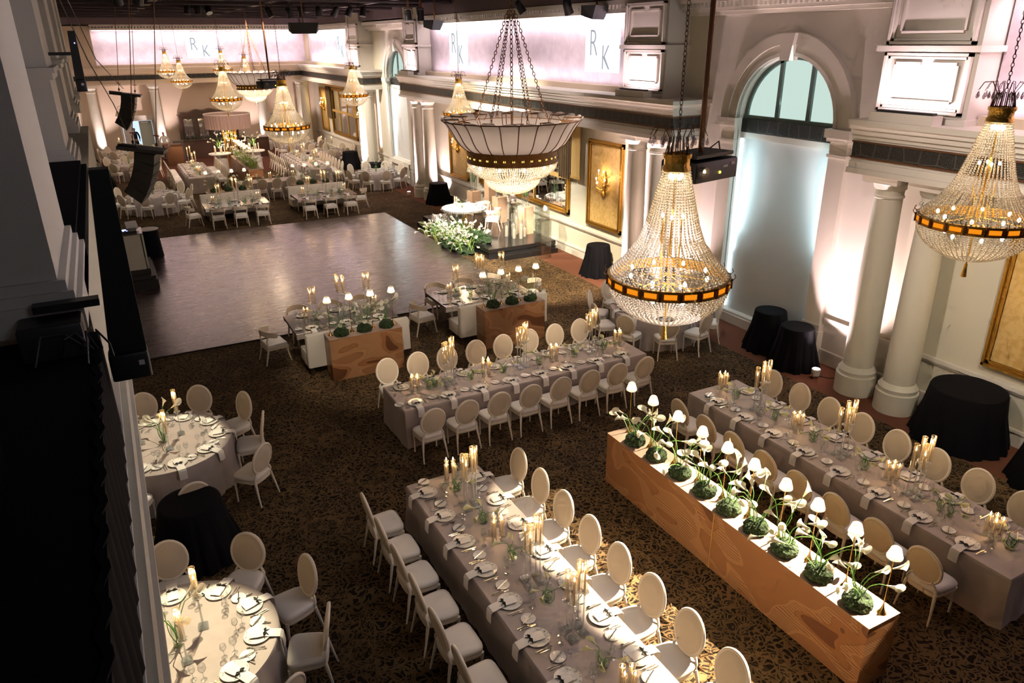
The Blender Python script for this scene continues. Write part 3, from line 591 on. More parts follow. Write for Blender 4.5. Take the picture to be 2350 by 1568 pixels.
# ---------------------------------------------------------------- tableware
plate = MB().lathe([(.0, .006), (.08, .007), (.10, .012), (.148, .020), (.152, .017), (.10, .004), (.07, 0)], 28).mesh('plate', True)
splate = MB().lathe([(.0, .005), (.05, .006), (.066, .011), (.085, .015), (.088, .012), (.06, .002), (.04, 0)], 22).mesh('porcelain', True)
def napkin_mesh(hang):
    m = MB(); w = .062; segs = [(.10, .026), (.0, .028), (-.06, .032), (-.10, .026)]
    if hang: segs += [(-.19, .012), (-.235, .006), (-.252, -.02), (-.258, -.10), (-.262, -.16)]
    else: segs += [(-.16, .02)]
    vs = []
    for i, (y, z) in enumerate(segs):
        ww = w*(.9 if i == 2 else 1.0)
        for x, dz in ((-ww, 0), (-ww*.3, .006), (ww*.4, .004), (ww, 0)):
            vs.append((x, y+(dz if y < -.245 else 0)*-1, z+(dz if y > -.245 else 0)))
    n = 4; k = len(segs)
    m.add(vs, [(j*n+i, j*n+i+1, (j+1)*n+i+1, (j+1)*n+i) for j in range(k-1) for i in range(3)])
    m.add([(x, y-(.004 if y < -.245 else 0), z-(.004 if y > -.245 else 0)) for x, y, z in vs], [(j*n+i, (j+1)*n+i, (j+1)*n+i+1, j*n+i+1) for j in range(k-1) for i in range(3)])
    return m.mesh('napkin', True)
bow = MB()
for s in (-1, 1):
    bow.tube([(0, -.065, .043), (s*.03, -.055, .052), (s*.052, -.062, .045), (s*.03, -.075, .044), (0, -.065, .043)], [.005, .008, .009, .008, .005], 5)
    bow.tube([(0, -.065, .043), (s*.025, -.09, .040), (s*.045, -.11, .034)], [.004, .005, .003], 5)
bow.box(-.064, .064, -.072, -.058, .036, .041)
BOW = bow.mesh('bow')
NAP = [('napkin_fold', napkin_mesh(True)), ('bow', BOW, [], 'black ribbon bow')]
NAPF = [('napkin_fold', napkin_mesh(True)), ('bow', BOW, [], 'black ribbon bow')]
def cutl(kind):
    m = MB()
    if kind == 'knife': m.box(-.006, .006, -.11, 0, .002, .007).prism([(-.008, 0), (.008, 0), (.009, .07), (.002, .11), (-.006, .09)], .003, .005)
    elif kind == 'fork':
        m.tube([(0, -.10, .004), (0, 0, .006), (0, .035, .004)], [.006, .003, .004], 5).box(-.011, .011, .03, .055, .003, .006)
        for x in (-.009, -.003, .003, .009): m.box(x-.0015, x+.0015, .055, .10, .003, .006)
    else: m.tube([(0, -.07, .004), (0, .03, .006)], [.005, .003], 5).lathe([(0, .003), (.7, .002), (1, .007)], 10, (0, .05, 0), Matrix.Diagonal((1, 1, 1, 1)), sx=.014, sy=.022)
    return m.mesh('silver', True)
KN, FK, SP = cutl('knife'), cutl('fork'), cutl('spoon')
def wineglass(h, r):
    return MB().shell([(.034, 0), (.034, .003), (.006, .008), (.004, h*.25), (.004, h*.5), (r*.6, h*.56), (r, h*.72), (r*.92, h*.88), (r*.8, h)], 14).mesh('glass', True)
WG, WW = wineglass(.21, .042), wineglass(.18, .036)
TUM = MB().shell([(.0, .006), (.030, .004), (.030, 0), (.034, .10)], 14).mesh('glass', True)
def setting(cx, cy, ang, seat, table, full=True, z=.775, tumb=False):
    """place setting whose guest sits towards local -y; (cx, cy) = plate centre"""
    M_ = T(cx, cy, z) @ Rz(ang)
    def p(name, mesh, x, y, dz, label, cat, grp, r=0):
        v = M_ @ Vector((x, y, dz)); put(name, mesh, v, ang+r, label=label, cat=cat, group=grp)
    w = '%s, %s' % (seat, table)
    p('dinner_plate', plate, 0, 0, 0, 'lace rimmed dinner plate, %s' % w, 'plate', 'dinner plates')
    p('napkin', NAP, 0, -.02, 0, 'bow tied napkin, %s' % w, 'napkin', 'napkins with black bows')
    if full: p('side_plate', splate, -.30, .06, 0, 'small side plate, %s' % w, 'plate', 'side plates')
    if full: p('butter_knife', KN, -.30, .06, .014, 'butter knife on side plate, %s' % w, 'knife', 'butter knives', .5)
    p('wine_glass', WG, .20, .20, 0, 'wine glass, %s' % w, 'glass', 'wine glasses')
    if full:
        p('water_glass', WW, .10, .25, 0, 'water glass, %s' % w, 'glass', 'water glasses')
        p('dinner_fork', FK, -.185, -.01, 0, 'inner fork, %s' % w, 'fork', 'forks'); p('salad_fork', FK, -.215, -.03, 0, 'outer fork, %s' % w, 'fork', 'forks')
        p('dinner_knife', KN, .18, -.01, 0, 'knife, %s' % w, 'knife', 'knives'); p('spoon', SP, .21, -.01, 0, 'spoon, %s' % w, 'spoon', 'spoons')

# ---------------------------------------------------------------- candles
def hold(h):
    """tall crystal candle stand, stem height h"""
    b = MB().box(-.055, .055, -.055, .055, 0, .022).box(-.04, .04, -.04, .04, .022, .04)
    st = MB().lathe([(.020, .04), (.012, .055), (.010, h*.5), (.010, h-.05), (.018, h-.03), (.014, h-.01)], 8)
    bo = MB().lathe([(.014, h-.01), (.050, h), (.056, h+.008), (.046, h+.012), (.0, h+.01)], 12)
    gl = MB().shell([(.036, h+.012), (.037, h+.42)], 16); rim = MB().shell([(.037, h+.413), (.0385, h+.42), (.036, h+.422), (.035, h+.413)], 16)
    return [('base', b.mesh('crystal')), ('stem', st.mesh('crystal', True)), ('drip_tray', bo.mesh('crystal', True)), ('glass_chimney', gl.mesh('chimney', True), [('chimney_rim', rim.mesh('chimney_rim', True))])]
HOLD = {h: hold(h) for h in (.30, .42, .50, .58, .64)}
LOW = [('base', MB().lathe([(.036, 0), (.036, .05), (.02, .055), (.02, .075), (.0, .075)], 14).mesh('crystal', True)), ('glass_chimney', MB().shell([(.033, .05), (.034, .33)], 16).mesh('chimney', True), [('chimney_rim', MB().shell([(.034, .322), (.0355, .33), (.033, .332)], 16).mesh('chimney_rim', True))])]
def flame_mesh(h): return MB().lathe([(0, h+.002), (.009, h+.014), (.0115, h+.026), (.006, h+.045), (0, h+.065)], 8).mesh('flame', True)
def candle_parts(h): return [('wax_body', MB().lathe([(.013, 0), (.0125, h*.9), (.011, h), (0, h-.002)], 10).mesh('wax', True)), ('wick', MB().lathe([(.0012, h), (.001, h+.008)], 5).mesh('bow')), ('flame', flame_mesh(h))]
CAND = {h: candle_parts(h) for h in (.22, .25, .28, .30)}
def tall_cluster(x, y, which, table, z=.775, n=4, sc=1.0, hs=(.50, .58, .42, .50), lum=8):
    rnd = random.Random(int(x*97+y*31)); offs = [(-.075, -.07), (.075, -.05), (-.06, .08), (.085, .075), (0, .0)][:n]
    if n == 2: offs = [(-.055, 0), (.055, .01)]
    if n == 1: offs = [(0, 0)]
    for i, (dx, dy) in enumerate(offs):
        h = hs[i % len(hs)]; ch = rnd.choice([.22, .25, .28, .30])
        pos = ['near left', 'near right', 'far left', 'far right'][i] if n == 4 else (['left', 'right'][i] if n == 2 else 'single')
        put('candle_stand', HOLD[h], (x+dx, y+dy, z), rnd.uniform(-.1, .1), label='tall crystal candle stand, %s of %s on %s' % (pos, which, table), cat='candle holder', group='tall crystal candle stands', s=sc)
        put('taper_candle', CAND[ch], (x+dx, y+dy, z+(h+.012)*sc), 0, label='lit taper in tall stand, %s of %s on %s' % (pos, which, table), cat='candle', group='lit white taper candles', s=sc)
    light('POINT', 'candle_light', (x+.01, y+.01, z+(max(hs[:n])+.32)*sc), lum, (1, .62, .30), .05)
def low_cluster(x, y, which, table, z=.775, n=4, lum=4.5):
    rnd = random.Random(int(x*131+y*17))
    for i, (dx, dy) in enumerate([(-.06, -.04), (.05, -.07), (-.01, .07), (.085, .03)][:n] if n > 2 else [(-.045, 0), (.045, .02)][:n]):
        ch = rnd.choice([.22, .22, .25]); pos = (['near left', 'near right', 'far left', 'far right'] if n > 2 else ['left', 'right'])[i]
        put('low_candle_holder', LOW, (x+dx, y+dy, z), 0, label='short glass candle tube, %s of %s on %s' % (pos, which, table), cat='candle holder', group='short glass candle tubes')
        put('taper_candle', CAND[ch], (x+dx, y+dy, z+.076), 0, label='lit taper in short tube, %s of %s on %s' % (pos, which, table), cat='candle', group='lit white taper candles')
    light('POINT', 'candle_light', (x+.01, y, z+.36), lum, (1, .62, .30), .04)

# ---------------------------------------------------------------- callas and vases
def calla(h, lean, sz, colm='petal'):
    p = [Vector((lean*(t**2.2), .04*math.sin(t*5), h*(t-.06*t*t))) for t in [i/7 for i in range(8)]]
    p[-1] = p[-2]+(p[-2]-p[-3])*.7+Vector((.035, 0, -.012)); st = MB().tube(p, [.0065-.0025*i/7 for i in range(8)], 5)
    d = (p[-1]-p[-2]).normalized(); q = d.to_track_quat('Z', 'Y').to_matrix().to_4x4(); Mx = Matrix.Translation(p[-1]) @ q
    bl = MB(); n = 12; rings = []
    for t in (0, .2, .45, .7, .88, 1.0):
        r = .006+.010*t+.020*t**3
        for i in range(n):
            a = 2*PI*i/n; lift = (1+math.cos(a))/2; rr = r*(1+.30*t*t*lift); z = t*(.10+.055*lift**1.5)-(.012 if t > .95 else 0)*(1-lift)
            rings.append((rr*math.cos(a)*sz, rr*math.sin(a)*sz, z*sz))
    bl.add(rings, [(j*n+i, j*n+(i+1) % n, (j+1)*n+(i+1) % n, (j+1)*n+i) for j in range(5) for i in range(n)], Mx)
    sp = MB().tube([Mx @ Vector((0, 0, .02*sz)), Mx @ Vector((.004, 0, .075*sz))], [.005*sz, .003*sz], 5)
    return [('stem', st.mesh('green', True)), ('bloom', bl.mesh(colm, True), [('spadix', sp.mesh('spadix', True))])]
CAL = [calla(h, l, s) for h, l, s in ((.34, .03, 1.15), (.42, .07, 1.1), (.52, .10, 1.2), (.60, .10, 1.1), (.46, .16, 1.15), (.34, .20, 1.1), (.62, .16, 1.2), (.30, .26, 1.1))]
CALG = [calla(h, l, s, 'petal_green') for h, l, s in ((.20, .04, 1.0), (.24, .08, .95), (.26, .02, 1.0), (.18, .08, .95))]
LEAF = MB().tube([(0, 0, 0), (.03, .01, .15), (.09, .0, .30), (.17, -.01, .38)], [.004, .006, .005, .001], 4).mesh('green_dark', True)
FARS, FARB = MB(), MB(); NCAL = [0]
def bunch(x, y, z, n, where, rad=.03, var=CAL, ss=1.0, seed=0, spread=1.0, grp='calla lilies'):
    rnd = random.Random(seed*7+int(x*53+y*29)); far = math.hypot(x, y) > 24.9 or (y > 16.8 and var is CALG); NCAL[0] += 0 if far else n
    for i in range(n):
        a = 2*PI*i/n+rnd.uniform(-.5, .5); k = rnd.randrange(len(var)); r = rad*rnd.uniform(.2, 1)
        if far:
            Mx = T(x+r*math.cos(a), y+r*math.sin(a), z) @ Rz(a+rnd.uniform(-.1, .1)) @ Matrix.Rotation(rnd.uniform(-.1, .2)*spread, 4, 'Y') @ Matrix.Scale(ss*rnd.uniform(.85, 1.12), 4)
            me, mb2 = var[k][0][1], var[k][1][1]; FARS.add([v.co for v in me.vertices], [tuple(f.vertices) for f in me.polygons], Mx); FARB.add([v.co for v in mb2.vertices], [tuple(f.vertices) for f in mb2.polygons], Mx)
            continue
        put('calla_lily', var[k], (x+r*math.cos(a), y+r*math.sin(a), z), a, label=where, cat='flower', group=where, s=ss*rnd.uniform(.85, 1.12), rot=(rnd.uniform(-.12, .12)*spread, rnd.uniform(-.05, .2)*spread, a))
VB = [('bowl', MB().lathe([(.045, 0), (.055, .004)], 18).shell([(.055, 0), (.07, .03), (.078, .09), (.075, .16)], 18).mesh('vase', True)), ('curled_stem', MB().tube([(.06*math.cos(t)*math.cos(t*.3), .05*math.sin(t*.5), .08+.06*math.sin(t)) for t in [i*.35 for i in range(20)]], .005, 5).mesh('green', True))]
VC = [('cylinder', MB().lathe([(.045, 0), (.046, .006)], 16).shell([(.046, 0), (.047, .17)], 16).mesh('vase', True))]
def vase(x, y, which, table, kind=0, z=.775, n=4):
    put('glass_vase', (VB, VC)[kind], (x, y, z), random.uniform(0, 6), label='%s clear glass vase of callas, %s on %s' % (('round', 'straight')[kind], which, table), cat='vase', group='small glass vases on the tables')
    bunch(x, y, z+.02, n, 'short cream calla lily in %s vase on %s' % (which, table), .03, CALG, 1.0, kind+3)
# moss mound with tufts
def moss_mesh(seed):
    rnd = random.Random(seed); m = MB(); V, F = ICO[4]; vs = []
    for p in V:
        q = Vector(p); k = 1+.16*noise.noise(q*2.2+Vector((seed*5, 0, 0)))+.09*noise.noise(q*7+Vector((0, seed*3, 0)))+.05*noise.noise(q*17)
        vs.append((q.x*.165*k, q.y*.165*k, max(q.z, -.35)*.13*k+.045))
    m.add(vs, F); return m.mesh('moss')
MOSS = [moss_mesh(i) for i in range(3)]
LAMP = [('base', MB().lathe([(.055, 0), (.052, .01), (.030, .04), (.014, .09), (.008, .13)], 16).mesh('brass', True)), ('pole', MB().lathe([(.007, .12), (.006, .76)], 8).mesh('brass', True)),
        ('shade', MB().shell([(.084, .775), (.086, .79), (.054, .895)], 20).lathe([(.054, .895), (.04, .908), (0, .91)], 20).mesh('shade', True)), ('bulb', MB().ball((0, 0, .84), .016, 2).mesh('bulb', True)), ('shade_collar', MB().lathe([(.008, .745), (.05, .752), (.056, .772), (0, .772)], 16).mesh('shade', True))]
def lamp(x, y, z, label, s=1.0, lum=3.2):
    r = put('table_lamp', LAMP, (x, y, z), 0, label=label, cat='lamp', group='cordless lamps with white shades', s=s)
    light('POINT', 'lamp_light', (0, 0, .84), lum, (1, .82, .56), .022, parent=r)

# ---------------------------------------------------------------- tables
def cloth(x0, x1, y0, y1, h=.77, flare=.05, name='cloth'):
    """floor-length cloth over a rectangular table"""
    m = MB(); rc = .04; pts = []
    def edge(ax, ay, bx, by, nx, ny):
        L = math.hypot(bx-ax, by-ay); n = max(4, int(L/.09))
        for i in range(n):
            t = i/n; pts.append((ax+(bx-ax)*t, ay+(by-ay)*t, nx, ny, min(t, 1-t)*L, ax*3+t*L))
    edge(x1, y1, x0, y1, 0, 1); edge(x0, y1, x0, y0, -1, 0); edge(x0, y0, x1, y0, 0, -1); edge(x1, y0, x1, y1, 1, 0)
    n = len(pts); vs = []
    for (z, k) in ((h, 0), (h-.012, .012), (h-.05, .016), (h*.6, .35), (h*.25, .75), (.006, 1.0)):
        for (x, y, nx, ny, dc, s) in pts:
            corner = math.exp(-dc*5); f = k*(flare*.4+.012*math.sin(s*9+2*math.sin(s*2.3))+.008*math.sin(s*23))+corner*k*(flare+.025*math.sin(dc*38)) if k > .1 else k
            vs.append((x+nx*f, y+ny*f, z))
    fs = [(j*n+i, j*n+(i+1) % n, (j+1)*n+(i+1) % n, (j+1)*n+i) for j in range(5) for i in range(n)]; fs.append(tuple(range(n))); m.add(vs, fs); return m
def rcloth(r=1.07, h=.77):
    m = MB(); n = 132; vs = []
    for (z, k) in ((h, -.02), (h-.004, 0), (h-.03, .01), (h*.62, .32), (h*.3, .7), (.006, 1)):
        for i in range(n):
            a = 2*PI*i/n; f = max(k, 0)*(.035+.028*math.sin(22*a+.8*math.sin(5*a))+.012*math.sin(51*a)) if k > .05 else k
            vs.append(((r+f)*math.cos(a), (r+f)*math.sin(a), z))
    fs = [(j*n+i, j*n+(i+1) % n, (j+1)*n+(i+1) % n, (j+1)*n+i) for j in range(5) for i in range(n)]; fs.append(tuple(range(n))); m.add(vs, fs); return m
def long_table(x0, x1, y0, y1, name, label):
    tb = MB().box(x0+.03, x1-.03, y0+.03, y1-.03, .72, .75); lg = []
    for sx in (x0+.2, x1-.2):
        for sy in (y0+.2, y1-.2): lg.append(('leg', boxm('black', sx-.02, sx+.02, sy-.02, sy+.02, 0, .72)))
    put('banquet_table', [('tabletop', tb.mesh('dark_wood'))]+lg, label='%s hidden under its cloth' % label, cat='table', group='banquet tables')
    put('tablecloth', cloth(x0, x1, y0, y1).mesh('cloth', True), label='taupe floor length cloth on %s' % label, cat='tablecloth', group='taupe tablecloths')
def seatline(along, fixed, start, step, n, ang, side, table, facing_out, pl_off, full, chairs=None, order='from far end', cstart=0, jit=.03, lamps=None):
    rnd = random.Random(int(fixed*11+start*7))
    for i in range(n):
        c = start+step*i; s_ = '%s %s on %s' % (ORD[i], order, side)
        x, y = (fixed, c) if along == 'y' else (c, fixed)
        dx, dy = math.cos(ang+PI/2), math.sin(ang+PI/2)       # direction the guest faces
        if chairs and i in chairs:
            j = rnd.uniform(-jit, jit)
            put('banquet_chair', CHAIR, (x, y, 0), ang+j, label='white oval back chair, %s of %s' % (s_, table), cat='chair', group='white oval back chairs')
        px, py = x+dx*pl_off, y+dy*pl_off
        setting(px, py, ang, s_, table, full)
L1, L2, L3 = 'middle long table', 'front long table', 'right long table'
long_table(3.82, 9.28, 11.42, 12.58, 'L1', 'the '+L1); long_table(3.0, 4.2, 2.6, 9.12, 'L2', 'the '+L2); long_table(8.82, 10.02, 3.55, 9.5, 'L3', 'the '+L3)
A = set(range(12))
seatline('x', 11.03, 4.12, .662, 8, 0, 'near side', L1, 0, .60, True, A, 'from left'); seatline('x', 12.97, 4.12, .662, 8, PI, 'far side', L1, 0, .60, True, A, 'from left')
seatline('y', 2.52, 8.78, -.652, 10, -PI/2, 'left side', L2, 0, .68, True, A); seatline('y', 4.52, 8.8, -.672, 9, PI/2, 'right side', L2, 0, .50, True, A)
seatline('y', 8.36, 8.93, -.672, 8, -PI/2, 'left side', L3, 0, .66, True, A); seatline('y', 10.22, 9.0, -.672, 8, PI/2, 'right side', L3, 0, .42, True, A)
def center(table, items, axis, fixed):
    cnt = {}
    for k, c in items:
        cnt[k] = cnt.get(k, 0)+1; nm = ORD[cnt[k]-1]; x, y = (c, fixed) if axis == 'x' else (fixed, c)
        if k == 't': tall_cluster(x, y, nm+' tall group', table)
        elif k == 's': low_cluster(x, y, nm+' low group', table)
        else: vase(x, y+random.uniform(-.05, .05), ORD[sum(cnt.get(q, 0) for q in 'vc')-1], table, 0 if k == 'v' else 1)
center(L1, [('s', 4.27), ('c', 4.56), ('v', 4.70), ('t', 5.0), ('v', 5.46), ('s', 5.78), ('v', 6.16), ('t', 6.62), ('v', 7.0), ('s', 7.36), ('v', 7.86), ('t', 8.3), ('v', 8.64), ('s', 8.98)], 'x', 12.08)
center(L2, [('s', 8.92), ('v', 8.68), ('t', 8.17), ('v', 7.72), ('s', 7.33), ('v', 6.86), ('t', 6.35), ('v', 5.92), ('t', 5.38), ('v', 4.8), ('s', 4.42), ('v', 3.9)], 'y', 3.62)
center(L3, [('s', 9.28), ('v', 8.92), ('t', 8.32), ('c', 7.98), ('s', 7.48), ('v', 7.1), ('t', 6.56), ('v', 6.12), ('s', 5.68), ('t', 5.28), ('c', 4.92), ('c', 4.72), ('s', 4.16), ('v', 3.93)], 'y', 9.42)

# long planter with moss, callas and lamps
def planter(x0, x1, y0, y1, h, label, seam=None):
    parts = [('box_body', MB().box(x0, x1, y0, y1, 0, h).mesh('print')), ('top_board', MB().box(x0-.004, x1+.004, y0-.004, y1+.004, h-.001, h+.006).mesh('pinkwood'))]
    if seam: parts.append(('joint_strip', MB().box(x0-.006, x0, seam-.01, seam+.01, 0, h).mesh('gilt_flat')))
    put('planter_box', parts, label=label, cat='planter', group='wood print planter boxes')
mat('pinkwood', (.32, .215, .165), .5, noise_=(4, (.26, .175, .13), .4, .6))
planter(6.42, 6.94, 3.74, 8.76, .92, 'long low planter box with moss mounds between two long tables', seam=6.2)
PY = [8.28, 7.74, 7.18, 6.65, 6.15, 5.65, 5.15, 4.62, 4.07]
for i, y in enumerate(PY):
    w = '%s moss mound from far end of the long planter' % ORD[i]
    put('moss_mound', MOSS[i % 3], (6.63, y, .925), i*1.7, label='green moss mound, %s from far end of the long planter' % ORD[i], cat='moss', group='moss mounds on the long planter')
    bunch(6.63, y, 1.02, 9, 'white calla lily in the '+w, .06, CAL, 1.12, i+1, 1.6)
for i, y in enumerate([8.62, 8.06, 7.47, 6.93, 6.42, 5.92, 5.38, 4.88, 4.34, 3.84]):
    lamp(6.76, y, .925, 'slim brass lamp with white shade, %s from far end of the long planter' % ORD[i])
# mirrored tables with banquettes and planters
def bench(x0, x1, y0, y1, back, label):
    """y0..y1 depth; back at the low-y side if back<0 else high-y side"""
    by0, by1 = (y0, y0+.17) if back < 0 else (y1-.17, y1)
    parts = [('seat', MB().bbox(x0, x1, y0 if back > 0 else by1, y1 if back < 0 else by0, .20, .50, .04).mesh('sofa', True)), ('backrest', MB().bbox(x0, x1, by0, by1, .20, .98, .04).mesh('sofa', True))]
    for x in (x0+.08, x1-.08):
        for y in (y0+.08, y1-.08): parts.append(('leg', MB().box(x-.03, x+.03, y-.03, y+.03, 0, .2).mesh('dark_wood')))
    put('banquette', parts, label=label, cat='sofa', group='cream banquettes')
def mirror_table(x0, x1, y0, y1, label):
    m = MB().box(x0, x1, y0, y1, .70, .765); t = MB(); tb = MB(); n = int((x1-x0)/.17)
    for i in range(n):
        a = x0+(x1-x0)*i/n
        for (ya, yb, t_) in ((y0-.008, y0, t), (y1, y1+.008, tb)): t_.box(a+.004, a+(x1-x0)/n-.004, ya, yb, .63, .765)
    tp = MB(); k = int((y1-y0)/.3)
    for i in range(int(n/2)):
        for j in range(k):
            a = x0+(x1-x0)*i/int(n/2); b = y0+(y1-y0)*j/k; tp.box(a+.003, a+(x1-x0)/int(n/2)-.003, b+.003, b+(y1-y0)/k-.003, .765, .770)
    parts = [('tabletop', m.mesh('dark_wood')), ('mirror_tiles', tp.mesh('mirror_tile')), ('mirror_edging', t.mesh('mirror_tile')), ('mirror_edging', tb.mesh('mirror_tile'))]
    for x in (x0+.25, x1-.25):
        for y in (y0+.2, y1-.2): parts.append(('leg', MB().tube([(x, y, 0), (x, y, .7)], [.02, .035], 8).mesh('chair_wood', True)))
    put('mirrored_table', parts, label=label, cat='table', group='mirrored dining tables')
def mirror_set(tag, x0, x1, y0, near, px0, px1):
    """near: bench and planter on the camera side"""
    y1 = y0+1.38; mirror_table(x0, x1, y0, y1, 'mirror tiled table, the %s' % tag)
    if near: bench(x0+.05, x1+.0, y0-.78, y0-.02, -1, 'cream banquette between planter and %s' % tag); pa, pb = y0-1.29, y0-.79
    else: bench(x0+.05, x1, y1+.02, y1+.78, 1, 'cream banquette behind the %s' % tag); pa, pb = y1+.80, y1+1.28
    planter(px0, px1, pa, pb, .98, 'wood print planter box by the %s' % tag)
    n = 3
    for i in range(n):
        x = px0+.33+i*(px1-px0-.62)/(n-1)
        put('moss_mound', MOSS[i], (x, (pa+pb)/2-.03, .985), i*2.1, label='dark moss mound, %s from left on planter by %s' % (ORD[i], tag), cat='moss', group='moss mounds on small planters')
        bunch(x, (pa+pb)/2, 1.07, 8 if near else 6, 'white calla lily, %s moss mound on planter by %s' % (ORD[i], tag), .05, CAL, 1.05, i+2, 1.5)
    for i in range(4):
        x = px0+.10+i*(px1-px0-.2)/3
        lamp(x, (pa+pb)/2+(.04 if near else .10), .985, 'slim brass lamp with white shade, %s from left on planter by %s' % (ORD[i], tag), lum=3)
    xs = [x0+.42+i*(x1-x0-.84)/2 for i in range(3)]
    for i, x in enumerate(xs):
        for (yy, an, side) in ((y0+.22, 0, 'near side'), (y1-.22, PI, 'far side')): setting(x, yy, an, '%s from left on %s' % (ORD[i], side), tag, near)
        cy, an, side = (y1+.26, PI, 'far side') if near else (y0-.30, 0, 'near side')
        put('klismos_chair', KLIS, (x, cy, 0), an+random.uniform(-.06, .06), label='curved back white chair, %s from left on %s of %s' % (ORD[i], side, tag), cat='chair', group='curved back klismos chairs')
    if tag != 'far right mirrored table': put('klismos_chair', KLIS, (x0-.42, (y0+y1)/2-.1, 0), -PI/2+.15, label='curved back white chair at left end of %s' % tag, cat='chair', group='curved back klismos chairs')
    if 'right' in tag: put('klismos_chair', KLIS, (x1+.38, (y0+y1)/2+.1, 0), PI/2-.2, label='curved back white chair at right end of %s' % tag, cat='chair', group='curved back klismos chairs')
    xc = (x0+x1)/2; yc = (y0+y1)/2
    tall_cluster(xc+.05, yc, 'middle tall group', tag, hs=(.64, .58, .64, .58), lum=4)
    tall_cluster(xc-.62, yc+.05, 'left tall pair', tag, n=2, hs=(.42, .42), lum=2.5); tall_cluster(xc+.72, yc+.05, 'right tall pair', tag, n=2, hs=(.58, .58), lum=2.5)
    low_cluster(x0+.42, yc, 'left low pair', tag, n=2, lum=2); low_cluster(x1-.36, yc, 'right low pair', tag, n=2, lum=2)
    for i, x in enumerate((x0+.66, xc-.28, xc+.38, x1-.62)): vase(x, yc+.08*(-1)**i, ORD[i], tag, i % 2)
mirror_set('near left mirrored table', 2.97, 5.45, 16.22, True, 3.42, 5.08)
mirror_set('near right mirrored table', 6.70, 9.22, 16.22, True, 7.18, 8.84)
mirror_set('far left mirrored table', 2.92, 5.5, 31.95, False, 3.3, 5.1)
mirror_set('far right mirrored table', 6.62, 9.24, 31.95, False, 7.0, 8.8)
# round tables
RC = rcloth().mesh('cloth', True)
RT = [('tabletop', MB().lathe([(1.04, .72), (1.04, .75)], 40).mesh('dark_wood')), ('pedestal', MB().lathe([(.3, 0), (.06, .1), (.06, .72)], 12).mesh('black'))]
def round_table(cx, cy, tag, n=10, a0=90, r=1.56, full=True, skip=(), cand=3, over=None, flowers=6):
    put('round_table', RT, (cx, cy, 0), 0, label='%s, hidden under its cloth' % tag, cat='table', group='round banquet tables')
    put('tablecloth', RC, (cx, cy, 0), cx, label='taupe pleated cloth to the floor on %s' % tag, cat='tablecloth', group='taupe round tablecloths')
    for i in range(n):
        a = math.radians(a0-360/n*i); s_ = '%s clockwise from far side' % ORD[i]
        if i not in skip:
            rr, da = (over or {}).get(i, (r, 0))
            aa = a+math.radians(da); rot = math.atan2(-math.sin(aa), -math.cos(aa))-PI/2
            put('banquet_chair', CHAIR, (cx+(rr-.22)*math.cos(aa), cy+(rr-.22)*math.sin(aa), 0), rot+random.uniform(-.06, .06), label='white oval back chair, %s at %s' % (s_, tag), cat='chair', group='oval chairs at round tables')
        setting(cx+.85*math.cos(a), cy+.85*math.sin(a), a+PI/2, s_, tag, full)
    bunch(cx, cy, .80, flowers, 'white calla lily in centre vase on %s' % tag, .03, CAL, 1.15, 5, .8)
    put('glass_vase', MB().lathe([(.05, 0), (.05, .01)], 16).shell([(.05, 0), (.05, .30)], 16).mesh('vase', True), (cx, cy, .775), label='tall clear centre vase on %s' % tag, cat='vase', group='centre vases on round tables')
    for i, (dx, dy) in enumerate(((-.34, .12), (.28, .16), (.06, -.30))[:cand]):
        tall_cluster(cx+dx, cy+dy, '%s stand' % ['left', 'right', 'near'][i], tag, n=1, hs=((.50, .42, .30)[i],), lum=3.2)
round_table(-.36, 7.35, 'nearest round table', a0=89, r=1.60, cand=3)
round_table(-.12, 12.34, 'second nearest round table', a0=99, r=1.56, skip=(7, 8), over={4: (1.9, 0), 5: (2.0, -2)})
round_table(11.3, 13.72, 'round table under front chandelier', a0=100, r=1.60, cand=2)
round_table(11.86, 37.2, 'round table by far window', a0=90, r=1.62, full=False, cand=1)
round_table(11.85, 46.3, 'round table by far mirror', a0=80, r=1.6, full=False, cand=2)
round_table(1.28, 36.5, 'round table under hanging speakers', a0=75, r=1.62, full=False, cand=1)
round_table(.75, 46.8, 'second farthest left round table', a0=60, r=1.6, full=False, cand=1)
round_table(.9, 52.2, 'round table by far doorway', a0=60, r=1.6, full=False, cand=1)
round_table(11.1, 50.7, 'far right corner round table', a0=60, r=1.6, full=False, cand=1)
# far long tables
L4, L5, L6 = 'far left long table', 'far right long table', 'far crosswise table'
long_table(3.15, 4.38, 40.0, 45.5, 'L4', 'the '+L4); long_table(8.95, 10.15, 39.5, 46.6, 'L5', 'the '+L5); long_table(5.1, 8.5, 36.9, 38.0, 'L6', 'the '+L6)
seatline('y', 2.72, 45.1, -.62, 8, -PI/2, 'left side', L4, 0, .64, False, A); seatline('y', 4.82, 45.1, -.62, 8, PI/2, 'right side', L4, 0, .64, False, A)
seatline('y', 8.52, 46.2, -.64, 11, -PI/2, 'left side', L5, 0, .64, False, A); seatline('y', 10.58, 46.2, -.64, 11, PI/2, 'right side', L5, 0, .64, False, A-{0, 1, 2})
seatline('x', 36.5, 5.3, .68, 5, 0, 'near side', L6, 0, .60, False, A, 'from left')
for t, x, ys in ((L4, 3.76, (45.0, 43.9, 42.6, 41.3)), (L5, 9.55, (46.0, 44.6, 43.0, 41.4, 40.2))):
    for i, y in enumerate(ys):
        (tall_cluster if i % 2 == 0 else low_cluster)(x, y, ORD[i]+' group', t, n=4, lum=6); vase(x, y-.5, ORD[i], t)
for i, x in enumerate((5.6, 6.6, 7.7)): low_cluster(x, 37.5, ORD[i]+' group', L6, n=2, lum=4); vase(x+.4, 37.45, ORD[i], L6)
planter(6.0, 6.72, 39.9, 46.0, .95, 'long planter crowded with lamps and white flowers at far end')
